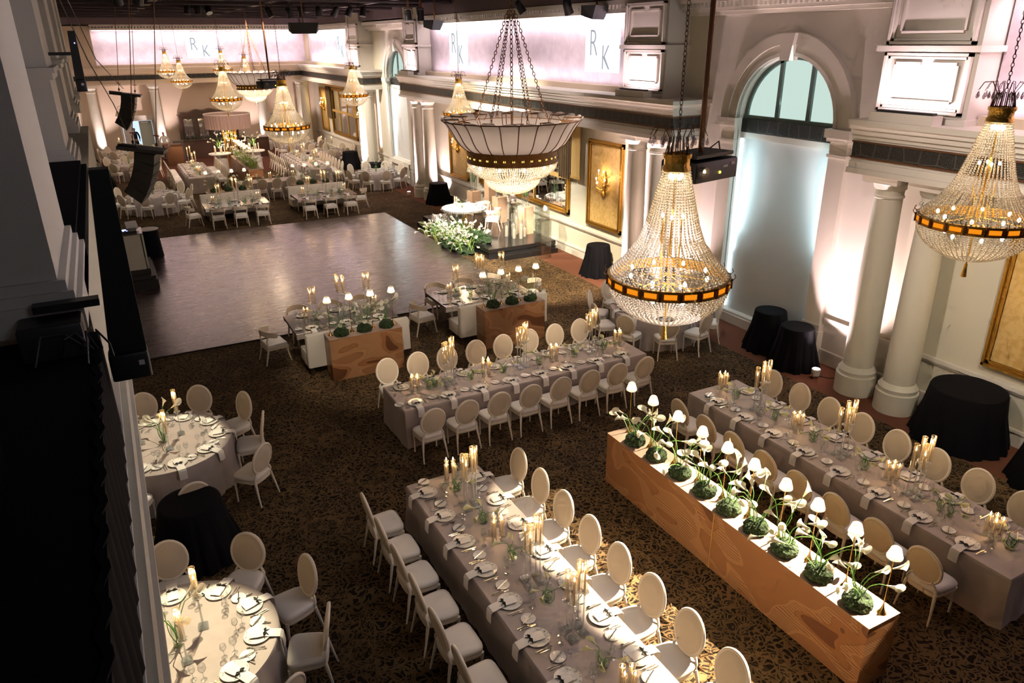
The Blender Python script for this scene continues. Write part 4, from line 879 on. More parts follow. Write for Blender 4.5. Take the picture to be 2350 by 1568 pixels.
for i in range(10):
    lamp(6.28+.18*(i % 2), 45.4-i*.42, .955, 'white shaded lamp, %s from far end of the far planter' % ORD[i], s=1.05, lum=5)
for i in range(9): bunch(6.36, 45.3-i*.62, .96, 7, 'white calla lily in %s clump from far end of far planter' % ORD[i], .22, CAL, 1.05, i, 1.6)
gl = MB(); rnd = random.Random(3)
for i in range(420):
    a = rnd.uniform(0, 6.28); x, y = rnd.uniform(6.15, 6.6), rnd.uniform(40.1, 45.8); l = rnd.uniform(.2, .45)
    gl.tube([(x, y, .95), (x+.3*l*math.cos(a), y+.3*l*math.sin(a), .95+l*.8), (x+.8*l*math.cos(a), y+.8*l*math.sin(a), .95+l)], [.008, .010, .002], 3)
put('planter_leaves', gl.mesh('leaf_light'), label='mass of green leaves filling the far planter', cat='leaves', kind='stuff')
# ---------------------------------------------------------------- chandeliers
def strand_surface(prof, n, r, pitch, twist=0):
    """beads strung along n meridians of a profile [(r,z)..]"""
    m = MB(); P = [Vector((a, 0, b)) for a, b in prof]; L = [0]
    for i in range(1, len(P)): L.append(L[-1]+(P[i]-P[i-1]).length)
    k = int(L[-1]/pitch); pts = []; j = 0
    for q in range(k+1):
        d = min(q*pitch, L[-1]-1e-6)
        while L[j+1] < d: j += 1
        t = (d-L[j])/(L[j+1]-L[j]); pts.append(P[j].lerp(P[j+1], t))
    V, F = ICO[1]
    for i in range(n):
        a = 2*PI*i/n; c, s = math.cos(a), math.sin(a)
        for p in pts: m.add([(p.x*c+v[0]*r, p.x*s+v[1]*r, p.z+v[2]*r) for v in V], F)
    return m
def chain_mesh(z0, z1, tilt=(0, 0), lk=.055, r=.004):
    m = MB(); n = max(1, int((z1-z0)/(lk*.78)))
    for i in range(n):
        z = z0+(i+.5)*(z1-z0)/n; a = PI/2*(i % 2); pts = []
        for k in range(8):
            t = 2*PI*k/8; x = lk*.28*math.cos(t); zz = lk*.5*math.sin(t); pts.append((x*math.cos(a), x*math.sin(a), z+zz))
        m.tube(pts, r, 4, closed=True)
    return m
# profile relative to the ring (z=0), R = .62
UP = [(.13, 1.12), (.155, 1.0), (.19, .86), (.23, .70), (.275, .54), (.33, .40), (.40, .28), (.49, .17), (.575, .085), (.612, .03)]
LO = [(.612, -.05), (.60, -.13), (.56, -.21), (.49, -.29), (.38, -.37), (.24, -.43), (.10, -.46)]
def chandelier_parts():
    P = []
    P.append(('upper_bead_strands', strand_surface(UP, 42, .0118, .0275).mesh('bead', True), [], 'stuff'))
    P.append(('lower_bead_strands', strand_surface(LO, 58, .0122, .029).mesh('bead', True), [], 'stuff'))
    P.append(('shoulder_bead_strands', strand_surface([(.38, .33), (.44, .24), (.51, .16), (.585, .09), (.61, .045)], 80, .0112, .029).mesh('bead', True), [], 'stuff'))
    P.append(('crown', MB().lathe([(.11, 1.10), (.14, 1.11), (.14, 1.14), (.125, 1.16), (.125, 1.22), (.14, 1.24), (.14, 1.27), (.12, 1.27), (.12, 1.10)], 28).mesh('gold', True)))
    rg = MB().lathe([(.60, -.055), (.63, -.055), (.632, -.03), (.62, -.025), (.62, .025), (.632, .03), (.63, .055), (.60, .055), (.60, -.055)], 48)
    P.append(('ring_band', rg.mesh('ring_gold', True)))
    for i in range(20):
        a = 2*PI*i/20; Mx = Rz(a); P.append(('amber_panel', MB().box(.619, .6245, -.062, .062, -.024, .024, Mx).mesh('amber')))
    tin = MB()
    for i in range(20):
        a = 2*PI*(i+.5)/20; tin.box(.615, .645, -.012, .012, -.05, .05, Rz(a))
        tin.tube([Rz(a) @ Vector(p) for p in ((.64, 0, .03), (.67, 0, .07), (.655, 0, .10))], .005, 4)
    P.append(('ring_mounts', tin.mesh('bronze')))
    fr = MB().tube([(0, 0, -.44), (0, 0, 1.2)], .011, 8)
    for i in range(6):
        a = 2*PI*i/6; fr.tube([Rz(a) @ Vector(p) for p in ((0, 0, -.05), (.18, 0, -.10), (.34, 0, -.08), (.40, 0, 0))], .007, 6)
        fr.tube([Rz(a) @ Vector(p) for p in ((.0, 0, .05), (.3, 0, .02), (.60, 0, 0))], .006, 5)
        fr.tube([Rz(a+.5) @ Vector(p) for p in ((.09, 0, .0), (.11, 0, .45), (.10, 0, .62))], .006, 5)
    P.append(('inner_frame', fr.mesh('gold', True)))
    def bulb(a, r, z, s=.019): return ('light_bulb', MB().ball((r*math.cos(a), r*math.sin(a), z), s, 2, 1.5).mesh('bulb', True))
    for i in range(8): P.append(bulb(2*PI*i/8+.2, .41, .06))
    for i in range(4): P.append(bulb(2*PI*i/4+.5, .10, .66, .016))
    for i in range(5): P.append(bulb(2*PI*i/5, .055, 1.05, .022))
    for i in range(6): P.append(bulb(2*PI*i/6+.1, .30, -.17))
    tp = MB()
    P.append(('tassel', MB().lathe([(.004, -.46), (.006, -.50), (.018, -.53), (.024, -.60), (.034, -.68), (.0, -.68)], 10).mesh('gold', True)))
    for i in range(12):
        a = 2*PI*i/12; r_ = Rz(a)
        arm = MB().tube([r_ @ Vector(p) for p in ((.10, 0, 1.26), (.09, 0, 1.42), (.15, 0, 1.53), (.23, 0, 1.52), (.27, 0, 1.44))], .0035, 5)
        dr = r_ @ Vector((.27, 0, 1.38)); pd = MB().lathe([(0, .05), (.006, .035), (.018, .0), (.014, -.02), (0, -.03)], 8, dr)
        dr2 = r_ @ Vector((.16, 0, 1.38)); pd2 = MB().lathe([(0, .05), (.006, .035), (.016, .0), (.012, -.02), (0, -.03)], 8, dr2)
        P.append(('crown_arm', arm.mesh('bronze'), [('pendant', pd.mesh('drop', True)), ('pendant', pd2.mesh('drop', True))]))
    st = MB()
    for i in range(16): st.tube([Rz(2*PI*i/16) @ Vector(p) for p in ((.12, 0, 1.26), (.085, 0, 1.42))], .005, 4)
    P.append(('crown_bars', st.mesh('bronze')))
    return P
CHP = chandelier_parts(); 
def chandelier(x, y, z, label, lum, s=1.0, near=False):
    r = put('crystal_chandelier', CHP, (x, y, z), x*2, label=label, cat='chandelier', group='tapered crystal chandeliers with amber band', s=s)
    mkobj('chain', chain_mesh(1.42, (9.0-z)/s).mesh('bronze'), r)
    light('POINT', 'chandelier_light', (0, 0, .22), lum*.24, (1, .76, .48), .30, parent=r)
    light('POINT', 'chandelier_light', (0, 0, .62), lum*.14, (1, .76, .48), .08, parent=r)
    light('POINT', 'chandelier_light', (0, 0, 1.02), lum*.10, (1, .76, .48), .05, parent=r)
    light('POINT', 'chandelier_light', (0, 0, -.20), lum*.16, (1, .76, .48), .22, parent=r)
for (x, y, z, lb, lm) in ((4.86, 5.70, 4.69, 'large crystal chandelier in front of the arched window, nearest of all', 42), (8.75, 4.93, 5.0, 'crystal chandelier cut by the right edge of the photo', 42),
                          (12.15, 27.1, 4.38, 'crystal chandelier partly hidden behind the milk glass bowl light', 60), (10.2, 34.4, 4.72, 'crystal chandelier over the far window round table, by the lit column', 60),
                          (4.55, 22.2, 4.75, 'crystal chandelier over the dance floor, right of the fringed drum shade', 70), (4.65, 34.1, 4.80, 'crystal chandelier hanging just above the fringed drum shade', 70),
                          (4.45, 49.8, 4.9, 'small distant chandelier, right one of the far left pair', 60), (4.05, 55.0-1.5, 5.35, 'small distant chandelier, left one of the far left pair', 60),
                          (8.6, 52.5, 5.0, 'distant chandelier behind the far milk glass bowl, right one', 60), (7.4, 53.8, 5.35, 'distant chandelier behind the far milk glass bowl, left one', 60)):
    chandelier(x, y, z, lb, lm, s=1.0 if y < 48 else .92)
def bowl_parts():
    P = []; n = 24
    def fn(r, z, a, t):
        sc = abs(math.sin(a*n/2)); return r*(1+.012*t*sc), z+(.035*sc if t > .97 else 0)
    pr = [(.78, -.51), (.85, -.47), (.93, -.40), (.995, -.31), (1.05, -.21), (1.11, -.11), (1.17, -.03), (1.215, 0)]
    P.append(('milk_glass_bowl', MB().shell(pr, 96, fn=fn).mesh('milk', True)))
    rb = MB()
    for i in range(n): rb.tube([Rz(2*PI*i/n) @ Vector((r+.006, 0, z)) for r, z in pr], .009, 5)
    rb.tube([(1.215*math.cos(2*PI*i/48), 1.215*math.sin(2*PI*i/48), .0) for i in range(48)], .010, 5, closed=True)
    rb.tube([(1.02*math.cos(2*PI*i/48), 1.02*math.sin(2*PI*i/48), -.08) for i in range(48)], .008, 5, closed=True)
    for i in range(12):
        r_ = Rz(2*PI*i/12)
        for q in (((1.2, .0, 0), (.92, .10, .0)), ((1.2, .0, 0), (.92, -.10, .0)), ((.92, .10, 0), (.92, -.10, 0)), ((.92, .1, 0), (.80, .08, -.28)), ((.92, -.1, 0), (1.02, -.1, -.1))): rb.tube([r_ @ Vector(p) for p in q], .008, 4)
    P.append(('bronze_ribs', rb.mesh('bronze', True)))
    P.append(('brass_band', MB().lathe([(.76, -.50), (.79, -.50), (.80, -.52), (.79, -.54), (.79, -.68), (.80, -.70), (.79, -.72), (.76, -.72), (.76, -.50)], 64).mesh('band_bronze', True)))
    bz = MB()
    for i in range(28):
        for d in (-.014, .014): bz.box(.785, .794, d-.007, d+.007, -.632, -.605, Rz(2*PI*i/32))
    P.append(('lit_piercings', bz.mesh('warm_win')))
    P.append(('upper_bead_net', strand_surface([(.785, -.73), (.77, -.80), (.72, -.87), (.63, -.94), (.52, -.99)], 96, .0155, .036).mesh('bead', True), [], 'stuff'))
    P.append(('lower_bead_net', strand_surface([(.50, -.99), (.47, -1.08), (.40, -1.16), (.29, -1.22), (.16, -1.26), (.05, -1.28)], 66, .0150, .035).mesh('bead', True), [], 'stuff'))
    P.append(('glass_ball_finial', MB().ball((0, 0, -1.36), .07, 3).mesh('drop', True)))
    for i in range(10): P.append(('light_bulb', MB().ball((.68*math.cos(2*PI*i/10), .68*math.sin(2*PI*i/10), -.78), .022, 2, 1.6).mesh('bulb', True)))
    P.append(('centre_rod', MB().tube([(0, 0, -.6), (0, 0, .12)], .022, 8).mesh('bronze')))
    ch = MB()
    for i in range(6):
        a = 2*PI*i/6+.35; m = chain_mesh(0, 1.82, lk=.075, r=.006); p0 = Vector((.62*math.cos(a), .62*math.sin(a), -.03)); p1 = Vector((.05*math.cos(a), .05*math.sin(a), 1.72)); q = (p1-p0).to_track_quat('Z', 'Y').to_matrix().to_4x4()
        P.append(('suspension_chain', MB().add(m.v, m.f, Matrix.Translation(p0) @ q).mesh('bronze')))
    P.append(('centre_chain', chain_mesh(.12, 3.2, lk=.09, r=.008).mesh('bronze')))
    return P
BWL = bowl_parts()
for (x, y, z, lb) in ((6.19, 11.62, 5.74, 'huge milk glass bowl chandelier with beaded underside, nearest the camera'), (6.35, 37.0, 5.72, 'distant milk glass bowl chandelier near the far wall')):
    r = put('bowl_chandelier', BWL, (x, y, z), .13, label=lb, cat='chandelier', group='milk glass bowl chandeliers')
    light('POINT', 'bowl_light', (0, 0, -.80), 100, (1, .80, .55), .45, parent=r); light('POINT', 'bowl_light', (0, 0, -.2), 22, (1, .84, .78), .3, parent=r); light('POINT', 'bowl_light', (0, 0, -1.08), 34, (1, .80, .55), .22, parent=r)  # upper light is added to brighten the milk glass

# ---------------------------------------------------------------- frames, mirrors, sconces, curtains on the right wall
def frame(y0, y1, z0, z1, w=.14, inner='gold_silk', label='', name='wall_panel', grp='gilt framed silk panels', grid=None):
    d = .10; m = MB()
    for k, (o_, ww, dd) in enumerate(((0, w, .05), (.02, w*.35, .10), (w*.75, w*.25, .085))):
        a, b, c, e = y0+o_, y1-o_, z0+o_, z1-o_
        m.box(-dd, 0, a, b, c, c+ww).box(-dd, 0, a, b, e-ww, e).box(-dd, 0, a, a+ww, c, e).box(-dd, 0, b-ww, b, c, e)
    parts = [('gilt_frame', m.mesh('gilt')), ('panel' if inner != 'mirror' else 'mirror_glass', MB().box(-.03, -.005, y0+w, y1-w, z0+w, z1-w).mesh(inner))]
    if grid:
        g = MB(); ny, zs = grid
        for i in range(1, ny): yy = y0+w+(y1-y0-2*w)*i/ny; g.box(-.07, -.02, yy-.045, yy+.045, z0+w, z1-w)
        for zz in zs: g.box(-.07, -.02, y0+w, y1-w, zz-.07, zz+.07)
        parts.append(('glazing_bars', g.mesh('gilt_flat')))
    put(name, parts, (WX-.002, 0, 0), label=label, cat='mirror' if inner == 'mirror' else 'wall panel', group=grp)
frame(18.38, 20.28, 1.28, 4.05, label='tall gilt framed gold silk panel right of the stage mirror')
frame(29.62, 31.55, 1.25, 4.05, label='tall gilt framed gold silk panel behind the left side of the stage')
frame(4.9, 6.98, 1.30, 4.0, label='gilt framed gold silk panel cut by the right edge of the photo')
frame(21.4, 28.5, 1.35, 4.2, .18, 'mirror', 'wide gilt mirror with glazing bars behind the stage', 'wall_mirror', 'gilt mirrors', (3, (2.62,)))
frame(45.75, 51.2, 1.28, 4.2, .18, 'mirror', 'wide gilt mirror with glazing bars on the far right wall', 'wall_mirror', 'gilt mirrors', (3, (2.75,)))
frame(52.3, 54.0, 1.25, 4.1, label='gilt framed panel left of the far mirror, behind a sconce'); frame(43.9, 45.2, 1.25, 4.0, label='narrow gilt framed panel right of the far mirror')
def sconce_parts():
    P = [('backplate', MB().tube([(0, 0, -.30), (-.02, .03, -.1), (-.02, -.03, .12), (0, 0, .34)], [.01, .05, .06, .012], 8).ball((-.04, 0, -.28), .07, 2, 1.3).mesh('gilt', True))]
    for i, (dy, dz, dx) in enumerate(((-.20, -.02, -.16), (.20, -.02, -.16), (0, -.10, -.26), (-.12, .20, -.14), (.12, .20, -.14))):
        arm = MB().tube([(0, 0, -.12), (dx*.5, dy*.5, dz-.16), (dx, dy, dz-.08), (dx, dy, dz)], .011, 6).lathe([(.008, 0), (.035, .01), (.02, .03)], 10, (dx, dy, dz))
        cn = MB().lathe([(.011, dz+.02), (.011, dz+.12)], 8, (dx, dy, 0)); b = MB().ball((dx, dy, dz+.155), .018, 2, 1.7)
        P.append(('arm', arm.mesh('gilt', True), [('candle_sleeve', cn.mesh('wax')), ('bulb', b.mesh('bulb', True))]))
    for i in range(6): P.append(('scroll_leaf', MB().tube([(-.03, 0, -.1+.09*i-.2), (-.05, .12*(-1)**i, -.06+.09*i-.2), (-.02, .17*(-1)**i, .03+.09*i-.2)], [.012, .02, .004], 5).mesh('gilt', True)))
    return P
SCN = sconce_parts()
for (y, z, lb) in ((19.3, 2.75, 'gilt five light wall sconce on the silk panel right of the stage'), (30.6, 2.8, 'gilt five light wall sconce on the silk panel left of the bowl chandelier'), (5.95, 2.75, 'gilt wall sconce on the panel at the right edge'),
                   (44.55, 2.9, 'gilt sconce right of the far mirror'), (53.1, 3.0, 'gilt sconce left of the far mirror')):
    r = put('wall_sconce', SCN, (WX-.05, y, z), label=lb, cat='sconce', group='gilt wall sconces', s=1.15)
    light('POINT', 'sconce_light', (-.24, 0, .16), 17, (1, .66, .28), .08, parent=r)
r = put('wall_sconce', SCN, (-1.27, 37.5, 2.75), PI, label='gilt wall sconce at far left beside a gilt frame edge', cat='sconce', group='gilt wall sconces', s=1.15); light('POINT', 'sconce_light', (-.24, 0, .16), 20, (1, .68, .32), .08, parent=r)
put('gilt_frame', MB().box(-1.35, -1.22, 38.4, 41.5, 1.2, 1.35).box(-1.35, -1.22, 38.4, 38.55, 1.2, 4.0).box(-1.35, -1.22, 41.35, 41.5, 1.2, 4.0).box(-1.35, -1.22, 38.4, 41.5, 3.85, 4.0).mesh('gilt'), label='gilt frame seen edge on at far left wall', cat='frame')
def drape(y0, y1, z0, z1, m, n=7, x=-.12, amp=.04):
    b = MB(); k = n*6; vs = []
    for z in (z0, z1):
        for i in range(k+1):
            t = i/k; vs.append((x+amp*math.sin(t*n*2*PI), y0+(y1-y0)*t, z))
    vs += [(p[0]+.015, p[1], p[2]) for p in vs]; h = 2*(k+1)
    fs = [(i, i+1, k+2+i, k+1+i) for i in range(k)]+[(h+i, h+k+1+i, h+k+2+i, h+i+1) for i in range(k)]+[(i, h+i, h+i+1, i+1) for i in range(k)]
    b.add(vs, fs); return b.mesh(m, True)
put('curtain', [('gold_swag', drape(20.52, 21.05, 2.78, 4.5, 'gold_cloth', 2, -.22, .02), [('fringe', MB().box(-.24, -.20, 20.52, 21.05, 2.70, 2.79).mesh('gilt_flat'))]), ('striped_curtain', drape(21.05, 21.9, 2.62, 4.5, 'striped_cloth', 6, -.16, .05))], (WX, 0, 0), label='gold swag and striped curtain at right end of the stage mirror', cat='curtain')
put('curtain', [('gold_swag', drape(28.9, 29.5, 2.78, 4.5, 'gold_cloth', 2, -.22, .02)), ('striped_curtain', drape(28.0, 28.9, 2.62, 4.5, 'striped_cloth', 6, -.16, .05))], (WX, 0, 0), label='gold swag and striped curtain at left end of the stage mirror', cat='curtain')
put('curtain', [('gold_swag', drape(45.2, 45.9, 2.7, 4.5, 'gold_cloth', 3, -.2, .03))], (WX, 0, 0), label='gold swag at right end of the far mirror', cat='curtain')
put('curtain', [('striped_curtain', drape(51.0, 51.9, 2.2, 4.5, 'striped_cloth', 6, -.16, .05)), ('pelmet', MB().box(-.3, 0, 45.2, 52.2, 4.28, 4.45).mesh('gilt_flat'))], (WX, 0, 0), label='dark striped curtain and wooden pelmet at the far mirror', cat='curtain')
# projected monograms: the projected light is put in as self-glowing panels
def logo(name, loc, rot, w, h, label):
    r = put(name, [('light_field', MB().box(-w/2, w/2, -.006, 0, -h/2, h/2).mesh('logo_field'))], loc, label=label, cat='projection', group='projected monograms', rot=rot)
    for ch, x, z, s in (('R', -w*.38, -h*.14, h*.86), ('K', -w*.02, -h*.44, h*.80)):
        c = bpy.data.curves.new('monogram_letter', 'FONT'); c.body = ch; c.size = s; c.offset = -.018*s; c.extrude = .002; c.materials.append(MATS['logo_letters'])
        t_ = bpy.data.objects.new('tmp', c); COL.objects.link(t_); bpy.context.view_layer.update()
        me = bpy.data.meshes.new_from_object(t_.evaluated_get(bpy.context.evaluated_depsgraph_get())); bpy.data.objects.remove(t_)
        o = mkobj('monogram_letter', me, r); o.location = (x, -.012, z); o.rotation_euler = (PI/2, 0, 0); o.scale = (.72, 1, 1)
logo('monogram_projection', (13.50, 19.57, 6.70), (0, 0, -PI/2), 1.82, 1.28, 'projected white square with RK monogram, right of bowl chandelier chains')
logo('monogram_projection', (13.50, 30.0, 6.68), (0, 0, -PI/2), 1.88, 1.36, 'projected white square with RK monogram, left of bowl chandelier chains')
logo('monogram_projection', (13.50, 47.3, 6.68), (0, 0, -PI/2), 1.9, 1.36, 'projected white monogram square in the far right corner bay')
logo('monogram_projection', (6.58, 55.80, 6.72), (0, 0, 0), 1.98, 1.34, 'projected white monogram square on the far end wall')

# ---------------------------------------------------------------- the stage with the round head table
put('stage', [('deck', MB().box(10.75, 13.42, 21.95, 28.0, .22, .36).mesh('stage_top')), ('skirt', MB().box(10.77, 13.40, 21.97, 27.98, 0, .22).mesh('black'))], label='low black stage platform against the right wall', cat='stage')
put('stage_step', boxm('stage_top', 11.12, 13.3, 21.6, 21.94, 0, .17), label='long black step in front of the stage', cat='step', group='stage steps')
put('stage_step', boxm('stage_top', 10.45, 10.74, 26.6, 27.9, 0, .17), label='short black step at left side of the stage', cat='step', group='stage steps')
SX, SY, SZ = 11.35, 25.2, .36
ht = MB().lathe([(.0, .80), (.84, .80), (.84, .74), (0, .74)], 48); tl = MB()
for i in range(72): tl.box(.838, .85, -.030, .030, .735, .805, Rz(2*PI*i/72))
put('head_table', [('tabletop', ht.mesh('porcelain', True)), ('mirror_edging', tl.mesh('mirror_tile')), ('pedestal', MB().lathe([(.35, 0), (.35, .03), (.12, .08), (.10, .70), (.2, .74)], 16).mesh('brass', True))], (SX, SY, SZ), label='round mirror edged head table on the stage', cat='table')  # mirror top's bright reflection is put in as a white tabletop colour
for i, (dx, dy, a) in enumerate(((.85, -.72, .9), (.98, .45, 1.9))): put('klismos_chair', KLIS, (SX+dx, SY+dy, SZ), a, label='white curved back chair at head table, %s' % ('nearer the camera' if not i else 'farther from the camera'), cat='chair', group='head table chairs')
for i, (dx, dy, a) in enumerate(((.50, -.35, .9), (.55, .25, 1.9))): setting(SX+dx, SY+dy, a, ('near place', 'far place')[i], 'head table on stage', False, z=SZ+.81)
low_cluster(SX-.2, SY+.3, 'left group', 'head table on stage', SZ+.81, 2, 3); vase(SX-.05, SY+.05, 'centre', 'head table on stage', 0, SZ+.81)
mat('plinth_wood', (.78, .50, .34), .5, noise_=(3, (.70, .42, .27), .4, .6))
for (x, y, w, h, lb, fl) in ((12.75, 27.3, .42, .95, 'pink wood plinth with tall calla vases at far end of stage', 9), (13.0, 25.5, .42, 1.0, 'pink wood plinth with tall calla vases behind head table', 9), (13.0, 23.4, .42, 1.0, 'pink wood plinth with tall calla vases near the front of stage', 9), (13.1, 26.5, .34, 1.7, 'tall slim pink wood plinth behind the head table', 0)):
    put('plinth', boxm('plinth_wood', -w/2, w/2, -w/2, w/2, 0, h), (x, y, SZ), .1, label=lb, cat='plinth', group='wood plinths on the stage')
    if fl:
        for j, (dx, dy) in enumerate(((-.1, 0), (.1, .05))):
            put('tall_vase', MB().lathe([(.06, 0), (.06, .02)], 16).shell([(.06, 0), (.06, .62)], 16).mesh('glass', True), (x+dx, y+dy, SZ+h+.001), label='tall clear cylinder vase, %s of two on %s' % (('left', 'right')[j], lb.split(' with')[0]+lb.split('vases')[1]), cat='vase', group='tall cylinder vases on plinths')
        bunch(x, y, SZ+h+.35, fl, 'long white calla lily, %s' % lb.replace('pink wood ', '').replace('with tall calla vases ', ''), .05, CAL, 1.25, 4, 1.5)
for i, (x, y, h, hc) in enumerate(((12.25, 22.9, .55, .32), (12.45, 22.75, .70, .50), (12.35, 23.15, .85, .45), (12.70, 22.95, .60, .30), (12.85, 23.25, 1.1, .38), (12.15, 23.3, .6, .36), (12.60, 23.4, .9, .62), (11.9, 27.2, .7, .35), (12.05, 27.45, .7, .45), (12.2, 27.1, .6, .3))):
    wh = 'front' if i < 7 else 'far'
    put('glass_cylinder', MB().shell([(.085, 0), (.085, h)], 20).mesh('glass', True), (x, y, SZ), label='tall glass cylinder with pillar candle, %s cluster on stage' % wh, cat='vase', group='glass cylinders %s of stage' % wh)
    put('pillar_candle', [('wax_body', MB().lathe([(.055, .004), (.055, hc), (.045, hc-.01), (0, hc-.02)], 16).mesh('wax', True)), ('flame', MB().lathe([(0, hc), (.010, hc+.014), (0, hc+.055)], 8).mesh('flame', True))], (x, y, SZ), label='fat white pillar candle, %s cluster on stage' % wh, cat='candle', group='pillar candles %s of stage' % wh)
light('POINT', 'candle_light', (12.5, 23.1, SZ+.9), 14, (1, .74, .46), .1)
for i, (x, y, w, h, z) in enumerate(((12.95, 22.1, .36, 1.25, SZ), (12.55, 21.35, .40, 1.3, 0), (13.1, 24.3, .4, .9, SZ))):
    m = MB()
    for (a, b) in ((-1, 0), (1, 0), (0, -1), (0, 1)): m.box(a*w/2-(.006 if a else w/2), a*w/2+(.006 if a else w/2), b*w/2-(.006 if b else w/2), b*w/2+(.006 if b else w/2), 0, h)
    put('acrylic_plinth', m.box(-w/2, w/2, -w/2, w/2, h, h+.02).mesh('acrylic'), (x, y, z), .05, label='clear acrylic plinth, %s' % ('at right end of the stage deck', 'on the carpet before the stage step', 'by the wall behind the pillar candles')[i], cat='plinth', group='clear acrylic plinths')
rnd = random.Random(11); gm = MB(); V, F = ICO[4]; vs = []
for p in V:
    q = Vector(p); k = 1+.30*noise.noise(q*3)+.16*noise.noise(q*11); vs.append((q.x*.42*k, q.y*1.05*k, max(q.z, -.1)*.30*k+.03))
put('moss_bank', gm.add(vs, F).mesh('moss'), (10.42, 23.9, 0), label='green moss bank on the carpet at left edge of stage', cat='moss')
gm = MB(); gm.add([(p[0]*.8, p[1]*.7, p[2]*.9) for p in vs], F); put('moss_bank', gm.mesh('moss'), (11.05, 23.4, SZ), label='green moss bank on the stage edge under white lilies', cat='moss')
for i in range(20):
    t = i/19; x = 10.40+.22*math.sin(i*2.1)+.50*(i % 3 == 0); y = 23.0+3.0*t; z = .18 if x < 10.75 else SZ+.05
    bunch(x, y, z, 13, 'white calla lily in the heap of flowers at left edge of stage', .20, CAL, .92, i, 3.0)
gl = MB()
for i in range(130):
    a = rnd.uniform(0, 6.28); x, y = 10.5+rnd.gauss(0, .28), rnd.uniform(22.8, 26.2); l = rnd.uniform(.25, .45)
    gl.tube([(x, y, .15), (x+.3*l*math.cos(a), y+.3*l*math.sin(a), .15+l*.8), (x+.8*l*math.cos(a), y+.8*l*math.sin(a), .15+l)], [.008, .010, .002], 3)
put('lily_leaves', gl.mesh('leaf_light'), label='tangle of green leaves in the stage flower heap', cat='leaves', kind='stuff')

# ---------------------------------------------------------------- black draped stools and small boxes
def stool(x, y, r, h, label, sy=1.0):
    m = MB(); n = 90; vs = []
    for (z, k) in ((h, -.03), (h-.01, 0), (h-.04, .01), (h*.6, .06), (h*.3, .13), (.005, .20)):
        for i in range(n):
            a = 2*PI*i/n; f = k+max(k, 0)*(.18*math.sin(13*a+math.sin(4*a))+.10*math.sin(29*a)); vs.append(((r+f)*math.cos(a), (r+f)*math.sin(a)*sy, z))
    fs = [(j*n+i, j*n+(i+1) % n, (j+1)*n+(i+1) % n, (j+1)*n+i) for j in range(5) for i in range(n)]+[tuple(range(n))]
    put('draped_table', [('cloth_drape', m.add(vs, fs).mesh('black_drape', True)), ('support_post', boxm('black', -.04, .04, -.04, .04, 0, h-.02))], (x, y, 0), label=label, cat='table', group='small round tables draped in black')
stool(13.05, 18.75, .36, .98, 'black draped round table left of the front chandelier, against the wall'); stool(13.18, 11.68, .36, .98, 'black draped round table under the blue lit window, left of a pair'); stool(12.95, 10.66, .36, .96, 'black draped round table right of a pair, beside the uplight')
stool(13.0, 6.75, .62, 1.05, 'big black draped table behind the nearest columns at right'); stool(12.9, 4.95, .55, 1.0, 'black draped table at the lower right edge of the photo'); stool(12.98, 31.6, .40, .95, 'black draped round table right of the far column pair')
stool(.05, 10.05, .42, .92, 'black draped table between the two nearest round tables'); stool(12.4, 43.6, .42, 1.0, 'black draped table by the far lit column'); stool(12.6, 39.9, .48, .8, 'black draped table behind the far window round table'); stool(-.8, 44.0, .5, 1.0, 'black draped table by the far left wall')
put('uplight', [('lamp_body', MB().lathe([(.09, .06), (.10, .20), (.085, .21)], 18).mesh('trim', True)), ('lens', MB().lathe([(0, .215), (.08, .215)], 18).mesh('white_hot')), ('bracket', MB().box(-.12, .12, -.02, .02, 0, .05).box(-.12, -.10, -.02, .02, 0, .14).box(.10, .12, -.02, .02, 0, .14).mesh('silver')), ('cable', MB().tube([(.1, 0, .02), (.2, -.2, .015), (.35, -.25, .015), (.4, -.5, .015)], .01, 5).mesh('black'))], (12.85, 10.02-.1, 0), label='white round uplight on the floor beside the near columns', cat='stage light', group='floor uplights')
put('uplight', [('lamp_body', MB().lathe([(.09, .06), (.10, .20), (.085, .21)], 18).mesh('trim', True)), ('lens', MB().lathe([(0, .215), (.08, .215)], 18).mesh('white_hot')), ('bracket', MB().box(-.12, .12, -.02, .02, 0, .05).mesh('silver'))], (12.4, 34.0, 0), label='white round uplight at the foot of the far column pair', cat='stage light', group='floor uplights')

# ---------------------------------------------------------------- dj booth, monitors, drapes at the left
put('dj_booth', [('riser', MB().box(-1.3, .55, 24.2, 26.8, 0, .30).box(-1.3, .50, 24.3, 26.7, .30, .40).mesh('black')), ('front_panel', boxm('booth_panel', -.95, .30, 24.62, 24.66, .52, 1.62)), ('side_panel', boxm('booth_panel', .34, .38, 24.66, 25.9, .52, 1.60)), ('black_base', MB().box(-1.0, .40, 24.6, 26.0, .40, .55).mesh('black')), ('glass_top', boxm('mirror_tile', -.98, .38, 24.64, 25.6, 1.62, 1.65))], label='white panelled disc jockey booth on a black riser', cat='booth')
put('mixer', [('case', boxm('black', -.28, .28, -.22, .22, 0, .07)), ('lit_screen', boxm('led_blue', -.2, 0, -.05, .10, .07, .075)), ('lit_keys', MB().box(-.2, -.16, -.15, -.1, .07, .078).box(-.1, -.06, -.15, -.1, .07, .078).box(0, .04, -.15, -.1, .07, .078).mesh('led_blue'))], (-.05, 25.0, 1.655), label='black mixing deck with blue lights on the booth', cat='mixer')
put('laptop', [('base', boxm('silver', -.17, .17, -.12, .12, 0, .02)), ('lid', MB().box(-.17, .17, 0, .01, 0, .23, T(0, .12, .02) @ Matrix.Rotation(-.5, 4, 'X')).mesh('white_cloth'))], (.18, 25.35, 1.655), .3, label='open pale laptop on the booth top', cat='laptop')
